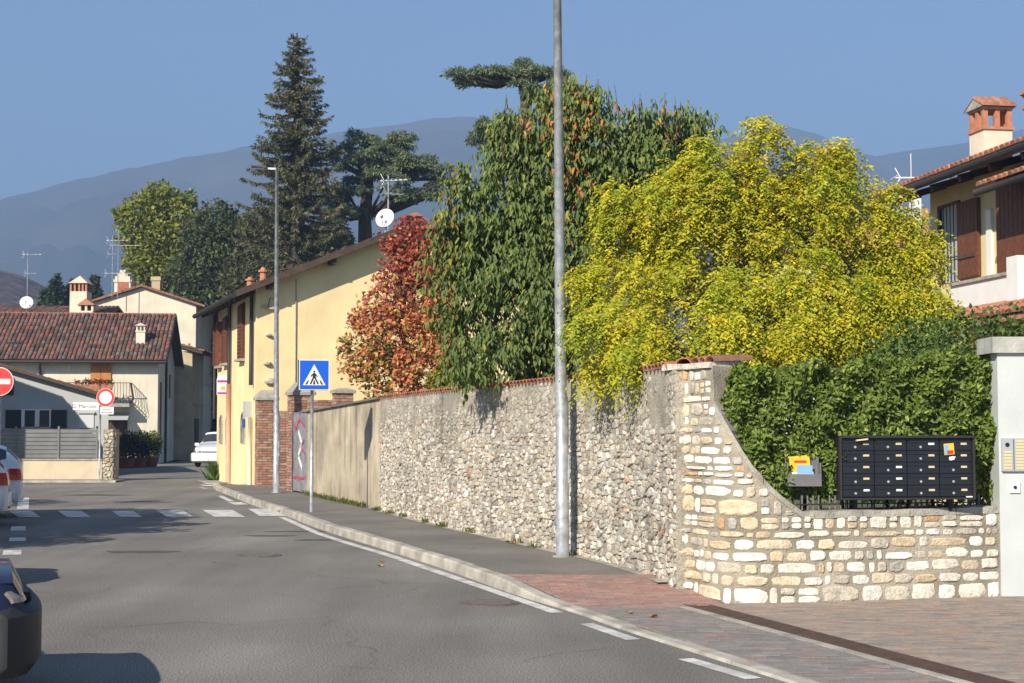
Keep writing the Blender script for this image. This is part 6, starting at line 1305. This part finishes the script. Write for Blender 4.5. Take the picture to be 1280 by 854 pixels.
# ------------------------------------------------------------------ cars
mat_head = mat('head_lamp_dark', (.10, .105, .11), .12, spec=.8)
def car(name, label, loc, rz, paint, L_=3.9, W=1.68, Ht=1.48, hood=.95, tail=1.0, bump=None, grp=None, nose=.72, fo=.72, boxy=0):
    t = thing(name, label, 'car', loc, rz, grp); xf, xr = L_ / 2, -L_ / 2; wx = (xf - fo, xr + .66); wr = .30
    X = np.array([xr, xr + .03, xr + .12, xr + .3, xr + .75, -.3, .35, xf - 1.25, xf - .95, xf - .5, xf - .2, xf - .06, xf])
    zt = np.array([tail - .25, tail - .06, tail + .02, Ht - .12, Ht - .01, Ht, Ht - .03, hood + .10, hood + .02, hood - .05, hood - .13, nose, nose - .12]); wt = np.array([.62, .60, .58, .56, .56, .57, .55, .62, .66, .68, .66, .64, .6]) * W / 1.68
    zbelt = np.array([tail - .27, tail - .1, tail - .05, tail - .02, .97, .95, .93, hood + .0, hood - .04, hood - .1, hood - .18, nose - .05, nose - .16]); wd = np.array([.70, .76, .80, .82, .84, .84, .84, .84, .83, .80, .75, .68, .62]) * W / 1.68; wd[-4:] += boxy * np.array((.03, .06, .10, .12)); wt[-4:] += boxy * np.array((.03, .05, .08, .08))
    xs = np.unique(np.concatenate([np.linspace(xr, xf, 57), [xr + .02, xf - .02]])); secs = []
    for x in xs:
        zz, bl, ww, tw = (np.interp(x, X, a) for a in (zt, zbelt, wd, wt)); zb = .2 + .08 * (x > xf - .25) + .1 * (x < xr + .15)
        for c in wx:
            if abs(x - c) < wr + .055: zb = max(zb, .30 + math.sqrt((wr + .055) ** 2 - (x - c) ** 2))
        bl = max(bl, zb + .08); zz = max(zz, bl + .02); md = (zb + bl) / 2
        half = [(ww * .8, zb - .0), (ww * .985, zb + .015), (ww * 1.0, md), (ww * .975, bl - .02), (ww * .955, bl), (tw * 1.06, zz - .045), (tw * .92, zz - .01), (tw * .5, zz + .012), (0, zz + .018)]
        secs.append(half + [(-a, b_) for a, b_ in half[-2::-1]])
    m_ = len(secs[0]); V = [(x, y, z) for x, sc in zip(xs, secs) for y, z in sc]; parts = {'body': [], 'windscreen': [], 'side_window': [], 'rear_window': []}
    for i in range(len(xs) - 1):
        xm = (xs[i] + xs[i + 1]) / 2
        for j in range(m_ - 1):
            f = (i * m_ + j, i * m_ + j + 1, (i + 1) * m_ + j + 1, (i + 1) * m_ + j); k = 'body'; jj = min(j, m_ - 2 - j)
            if jj == 4 and xr + .3 < xm < xf - 1.3 and not (abs(xm + .1) < .06 or abs(xm - (xr + .95)) < .06): k = 'side_window'
            if jj >= 5 and .37 < xm < xf - 1.22: k = 'windscreen'
            if jj >= 5 and xr + .10 < xm < xr + .32: k = 'rear_window'
            parts[k].append(f)
    parts['body'] += [tuple(range(m_)), tuple(range((len(xs) - 1) * m_, len(xs) * m_))[::-1]]
    for k, fs in parts.items():
        us = sorted({i for f in fs for i in f}); mp = {u: n for n, u in enumerate(us)}; b = MB(); b.add([V[u] for u in us], [tuple(mp[i] for i in f) for f in fs]); o = b.build(k, paint if k == 'body' else M_glass, t, smooth=True)
        if k == 'body': body = o; o.data.set_sharp_from_angle(angle=R(38)) if hasattr(o.data, 'set_sharp_from_angle') else None
    box_part('underbody', M_tyre, t, (xr + .2, xf - .2, -W * .4, W * .4, .18, .5))
    for c in wx:
        for sd in (-1, 1):
            y = sd * (W / 2 - .11); b = MB(); b.tube([(c, y - .09, .3), (c, y - .075, .3), (c, y + .075, .3), (c, y + .09, .3)], [.27, .30, .30, .27], 24); w_ = b.build('wheel', M_tyre, t, smooth=True); w_.data.set_sharp_from_angle(angle=R(40))
            b = MB(); b.disc((c, y + sd * .082, .3), (0, sd, 0), .2, .012, 24); 
            for k in range(5): a = k * 2 * math.pi / 5; b.obox((c + .1 * math.cos(a), y + sd * .098, .3 + .1 * math.sin(a)), ((math.cos(a), 0, math.sin(a)), (0, 1, 0), (-math.sin(a), 0, math.cos(a))), (.09, .006, .022))
            b.build('rim', M_rim, w_)
    bm = bump or paint
    def wrap(nm, m, x0, dx, z0_, z1_, sgn):   # bumper following the rounded end
        b = MB(); vs = []
        sb = -(fo - .375) if fo < .7 else -.34; pr = [(sb, -.855), (sb * .6, -.85), (-.06, -.77), (.02, -.6), (.055, -.3), (.06, 0), (.055, .3), (.02, .6), (-.06, .77), (sb * .6, .85), (sb, .855)]
        for (px_, py_) in pr:
            k = W / 1.68 * (1.0); vs += [(x0 + sgn * (px_ + dx - .05), py_ * k, z0_), (x0 + sgn * (px_ + dx), py_ * k, z0_ + .06), (x0 + sgn * (px_ + dx), py_ * k, z1_ - .04), (x0 + sgn * (px_ + dx - .04), py_ * k * .985, z1_)]
        fs = [(4 * i + j, 4 * i + j + 1, 4 * i + 5 + j, 4 * i + 4 + j) for i in range(10) for j in range(3)]; b.add(vs, fs); o = b.build(nm, m, t, smooth=True); md = o.modifiers.new('s', 'SOLIDIFY'); md.thickness = .05; md.offset = -1; o.data.set_sharp_from_angle(angle=R(35)); return o
    wrap('front_bumper', bm, xf, .02, .24, .60, 1); wrap('rear_bumper', bm, xr, .0, .30, .62, -1)
    for sd in (-1, 1):
        b = MB(); kk = W / 1.68; vs = []; bx_ = boxy * .1
        for (x_, y_) in [(xf - .01, .66), (xf - .02, .72), (xf - .035, .77), (xf - .055, .80), (xf - .08, .82)] if boxy else [(xf + .0, .40), (xf - .025, .60 + bx_), (xf - .065, .69 + bx_), (xf - .13, .74 + bx_ * .7), (xf - .27, .795 + bx_ * .4)]: vs += [(x_ + .012, sd * y_ * kk, .62 + .03 * boxy), (x_ + .004, sd * y_ * kk, .68), (x_ - .03, sd * (y_ - .01) * kk, .745 - .02 * boxy)]
        b.add(vs, [(3 * i + j, 3 * i + 3 + j, 3 * i + 4 + j, 3 * i + 1 + j) for i in range(4) for j in range(2)]); o = b.build('headlight', mat_head if not boxy else M_lamporange, t); md = o.modifiers.new('s', 'SOLIDIFY'); md.thickness = .03; md.offset = 0
        b = MB(); kk = W / 1.68; rng_ = [(xr - .012, .56), (xr + .015, .735), (xr + .07, .79), (xr + .2, .832)]; vs = []
        for (x_, y_) in rng_: vs += [(x_, sd * y_ * kk, .72), (x_ + .01, sd * y_ * kk, .80 + .02 * y_), (x_ + .035, sd * (y_ - .012) * kk, .93)]
        b.add(vs, [(3 * i + j, 3 * i + 3 + j, 3 * i + 4 + j, 3 * i + 1 + j) for i in range(3) for j in range(2)]); o = b.build('tail_light', M_lampred, t); md = o.modifiers.new('s', 'SOLIDIFY'); md.thickness = .035; md.offset = 0
        b = MB(); b.obox((xf - 1.32, sd * (W / 2 + .09), .98), ((1, 0, 0), (0, 1, 0), (0, 0, 1)), (.06, .09, .06)); b.build('mirror', paint, t)
        for xx in (.1, -.85): box_part('door_handle', bm, t, (xx - .09, xx + .09, sd * W / 2 - .012, sd * W / 2 + .016, .84, .87))
    box_part('number_plate', M_signwhite, t, (xf + .082, xf + .096, -.26, .26, .40, .51)); box_part('number_plate', M_signwhite, t, (xr - .02, xr + .0, -.26, .26, .66, .77)); box_part('grille', M_plastic, t, (xf - .02, xf + .04, -.35, .35, .605, .68)); box_part('air_intake', M_plastic, t, (xf + .07, xf + .088, -.5, .5, .27, .36)); box_part('wiper', M_plastic, t, (xf - 1.27, xf - 1.24, -.5, .1, hood + .12, hood + .135))
    return t
p = at(256, 583, 66.); car('parked_hatchback', 'small white hatchback parked in the lane facing out past the yellow house', (-12.98, 67.8, 0), R(-90 - 3), M_carwhite, 3.6, 1.66, 1.53, 1.0, 1.05, None, None, .84)
ax = math.atan2(.31, .95)
def park(px_tip, Yt): return at(px_tip, 600, Yt).x
t1_ = Vector((park(5, 29.2), 29.2)); car('white_saloon', 'white car parked tail out beyond the other white car by the zebra crossing', (t1_.x - 1.95 * math.cos(ax) + .5 * math.sin(ax), t1_.y - 1.95 * math.sin(ax) + .4, 0), ax + math.pi, M_carwhite, 4.0, 1.72, 1.45, .92, 1.14, grp='cars parked along the left kerb')
t2_ = Vector((park(-14, 26.4), 26.4)); car('white_hatchback', 'white car parked tail out nearer the dark blue car', (t2_.x - 1.95 * math.cos(ax) + .5 * math.sin(ax), t2_.y - 1.95 * math.sin(ax) + .4, 0), ax + math.pi, M_carwhite, 4.0, 1.70, 1.47, .92, 1.05, grp='cars parked along the left kerb')
nb_ = Vector((-2.88, 9.15)); hl = 1.88; AB = .34; cb = nb_ - Vector((math.cos(AB), math.sin(AB))) * hl + Vector((-math.sin(AB), math.cos(AB))) * .78
car('blue_car', 'dark blue hatchback nose with black plastic bumper parked at the road edge', (cb.x, cb.y, 0), AB, M_carblue, 3.7, 1.62, 1.46, .95, 1.0, M_plastic, 'cars parked along the left kerb', .82, .60, 1.25)
n3 = Vector((-5.62, 16.1)); c3 = n3 - Vector((math.cos(ax), math.sin(ax))) * 1.9 + Vector((-math.sin(ax), math.cos(ax))) * .8
car('silver_car', 'silver hatchback parked between the dark blue car and the white cars', (c3.x, c3.y, 0), ax, M_carsilver, 3.8, 1.66, 1.47, .95, 1.0, None, 'cars parked along the left kerb')

# ------------------------------------------------------------------ small things
M_wood_leaf = mat('dry_leaf', (1, 1, 1), .7, attr=True, trans=.1); g = np.random.default_rng(77)
for i, (px, py, c, lb) in enumerate(((589, 685, (.42, .22, .05), 'curled orange leaf lying in the middle of the pavement'), (638, 678, (.50, .33, .03), 'yellow leaf in the heap at the foot of the rubble wall'), (647, 681, (.52, .36, .04), 'flat yellow leaf at the foot of the rubble wall'), (643, 679.5, (.45, .10, .07), 'pinkish red leaf at the foot of the rubble wall'), (477, 703, (.35, .10, .04), 'dark red leaf lying on the road by the edge line'), (478, 709, (.45, .25, .08), 'pale orange leaf on the road beside the edge line'), (785, 766, (.40, .28, .06), 'yellow leaf on the paving near the red patch'), (812, 772, (.33, .2, .06), 'tan leaf on the grey paving near the drain'), (350, 640, (.32, .08, .04), 'dark leaf on the kerb beside the zebra crossing'))):
    q = G(px, py, 0); z = .002 if px in (477, 478) else (H(q.y) + .012); q = G(px, py, z); a = g.uniform(0, 6); L_ = .09; V, Q, k = leaves6(np.zeros((1, 3)), np.array([[math.cos(a), math.sin(a), .15]]), np.array([[0, 0, 1.]]), np.array([L_]), np.array([L_ * .7]), .35); o = fast_mesh('fallen_leaf', V, Q, M_wood_leaf, None, np.repeat(np.array([c]), 6, 0)); o.location = (q.x, q.y, z + .004); tag(o, lb, 'leaf', 'fallen leaves')
def weeds(name, label, pts, n, h, seed, col=((.07, .11, .02), (.13, .15, .03), (.20, .17, .05))):
    g = np.random.default_rng(seed); P = np.array([pts[g.integers(len(pts))] for _ in range(n)], float) + g.normal(size=(n, 3)) * np.array((.05, .07, 0)); D = unit(g.normal(size=(n, 3)) * .45 + np.array((0, 0, 1.))); N_ = unit(g.normal(size=(n, 3))); L_ = g.uniform(.3, 1, n) * h; V, Q, k = leaves4(P, D, N_, L_, L_ * .12 + .006); o = fast_mesh(name, V, Q, M_leaf, None, np.repeat(palette(n, g, col, [.5, .3, .2]), k, 0)); tag(o, label, 'weeds', kind='stuff')
weeds('grass_weeds', 'tufts of grass along the foot of the rendered wall', [tuple(CW.pt(t, .07, .12)) for t in np.linspace(0, CW.len * .85, 40)], 900, .15, 1)
weeds('wall_weeds', 'small weeds growing along the foot of the rubble wall', [tuple(TALL.pt(t, .08, .12)) for t in (0.05, .1, .2, 1.2, 1.3, 2.4, 4.0, 5.1, 5.2, 6.6, 8.8, 9.6, 10.9)], 420, .12, 2)
q = mw @ Vector((-.1, 7.2, .0)); weeds('corner_weeds', 'green weed clump at the far corner of the yellow house', [(q.x, q.y, 0), (q.x + .1, q.y - .2, 0), (q.x - .1, q.y + .1, 0)], 240, .75, 3, ((.07, .12, .02), (.10, .15, .03), (.05, .09, .02)))

# ------------------------------------------------------------------ mountains, hill and the air in between
def ridge(name, Yc, sky_pts, depth, m, seed, x0=-300, x1=1600, nx=220, ny=36, rough=1.0):
    g = np.random.default_rng(seed); px = np.linspace(x0, x1, nx); top = np.array([at(640, interp(p, [q[0] for q in sky_pts], [q[1] for q in sky_pts]), Yc).z for p in px]); X = (px - CX) / F * Yc
    def fbm(a, b):
        s_ = 0
        for o, (f, amp) in enumerate(((1, 1), (2.1, .5), (4.3, .28), (8.7, .15), (17, .08))): s_ = s_ + amp * np.sin(a * f * 3.1 + 1.7 * np.sin(b * f * 2.3 + o) + g.uniform(0, 6)) * np.cos(b * f * 2.7 + 1.3 * np.sin(a * f * 1.9 + o) + g.uniform(0, 6))
        return s_
    v = np.linspace(0, 1, ny); V = []
    for k, t_ in enumerate(v):
        prof = math.sin(t_ * math.pi * .5) ** .9 * (Yc - depth * (1 - t_)) / Yc * (.94 + .06 * t_); nz = fbm(X / Yc * 14, np.full(nx, t_ * 4)) * top.max() * .045 * rough * min(1, (1 - t_) * 2.2 + .06); z = top * prof + nz * (t_ > 0) - 2 * (t_ == 0); y = Yc - depth * (1 - t_)
        V.append(np.stack([X * (y / Yc) ** .3, np.full(nx, y), np.maximum(z, -1.5)], 1))
    back = V[-1].copy(); back[:, 1] += depth; back[:, 2] = -1.5; V.append(back); V = np.concatenate(V); idx = np.arange((ny + 1) * nx).reshape(ny + 1, nx); Q = np.stack([idx[:-1, :-1], idx[:-1, 1:], idx[1:, 1:], idx[1:, :-1]], -1).reshape(-1, 4)
    o = fast_mesh(name, V, Q, m, None, None, True); o['kind'] = 'structure'; return o
ridge('mountain', 3000, [(-300, 300), (-100, 272), (0, 254), (100, 225), (200, 204), (310, 184), (420, 166), (500, 156), (540, 148), (580, 146), (620, 152), (700, 178), (800, 200), (880, 215), (1000, 235), (1600, 300)], 1300, M_forest, 1)
ridge('mountain', 3250, [(-300, 320), (600, 250), (780, 205), (860, 185), (900, 176), (950, 162), (985, 158), (1020, 166), (1060, 186), (1095, 197), (1130, 190), (1170, 184), (1210, 178), (1260, 168), (1320, 155), (1420, 158), (1600, 190)], 900, M_forest, 2)
ridge('hill', 620, [(-300, 300), (-80, 325), (0, 338), (30, 346), (60, 362), (110, 385), (200, 430), (400, 480), (1600, 490)], 260, M_hill, 3, nx=160, rough=.5)
hz = MB(); hz.box(-6300, 6300, -400, 5750, -3, 700); hz_o = hz.build('haze', None); tag(hz_o, 'pale blue autumn haze lying over the valley', 'haze', kind='stuff')
m = bpy.data.materials.new('haze_air'); m.use_nodes = True; nt = m.node_tree; nt.nodes.remove(nt.nodes['Principled BSDF']); pvn = nt.nodes.new('ShaderNodeVolumePrincipled')
pvn.inputs['Color'].default_value = (.40, .62, 1.0, 1); pvn.inputs['Density'].default_value = 5.2e-4; pvn.inputs['Anisotropy'].default_value = 0.0
nt.links.new(pvn.outputs[0], nt.nodes['Material Output'].inputs['Volume']); hz_o.data.materials.append(m)
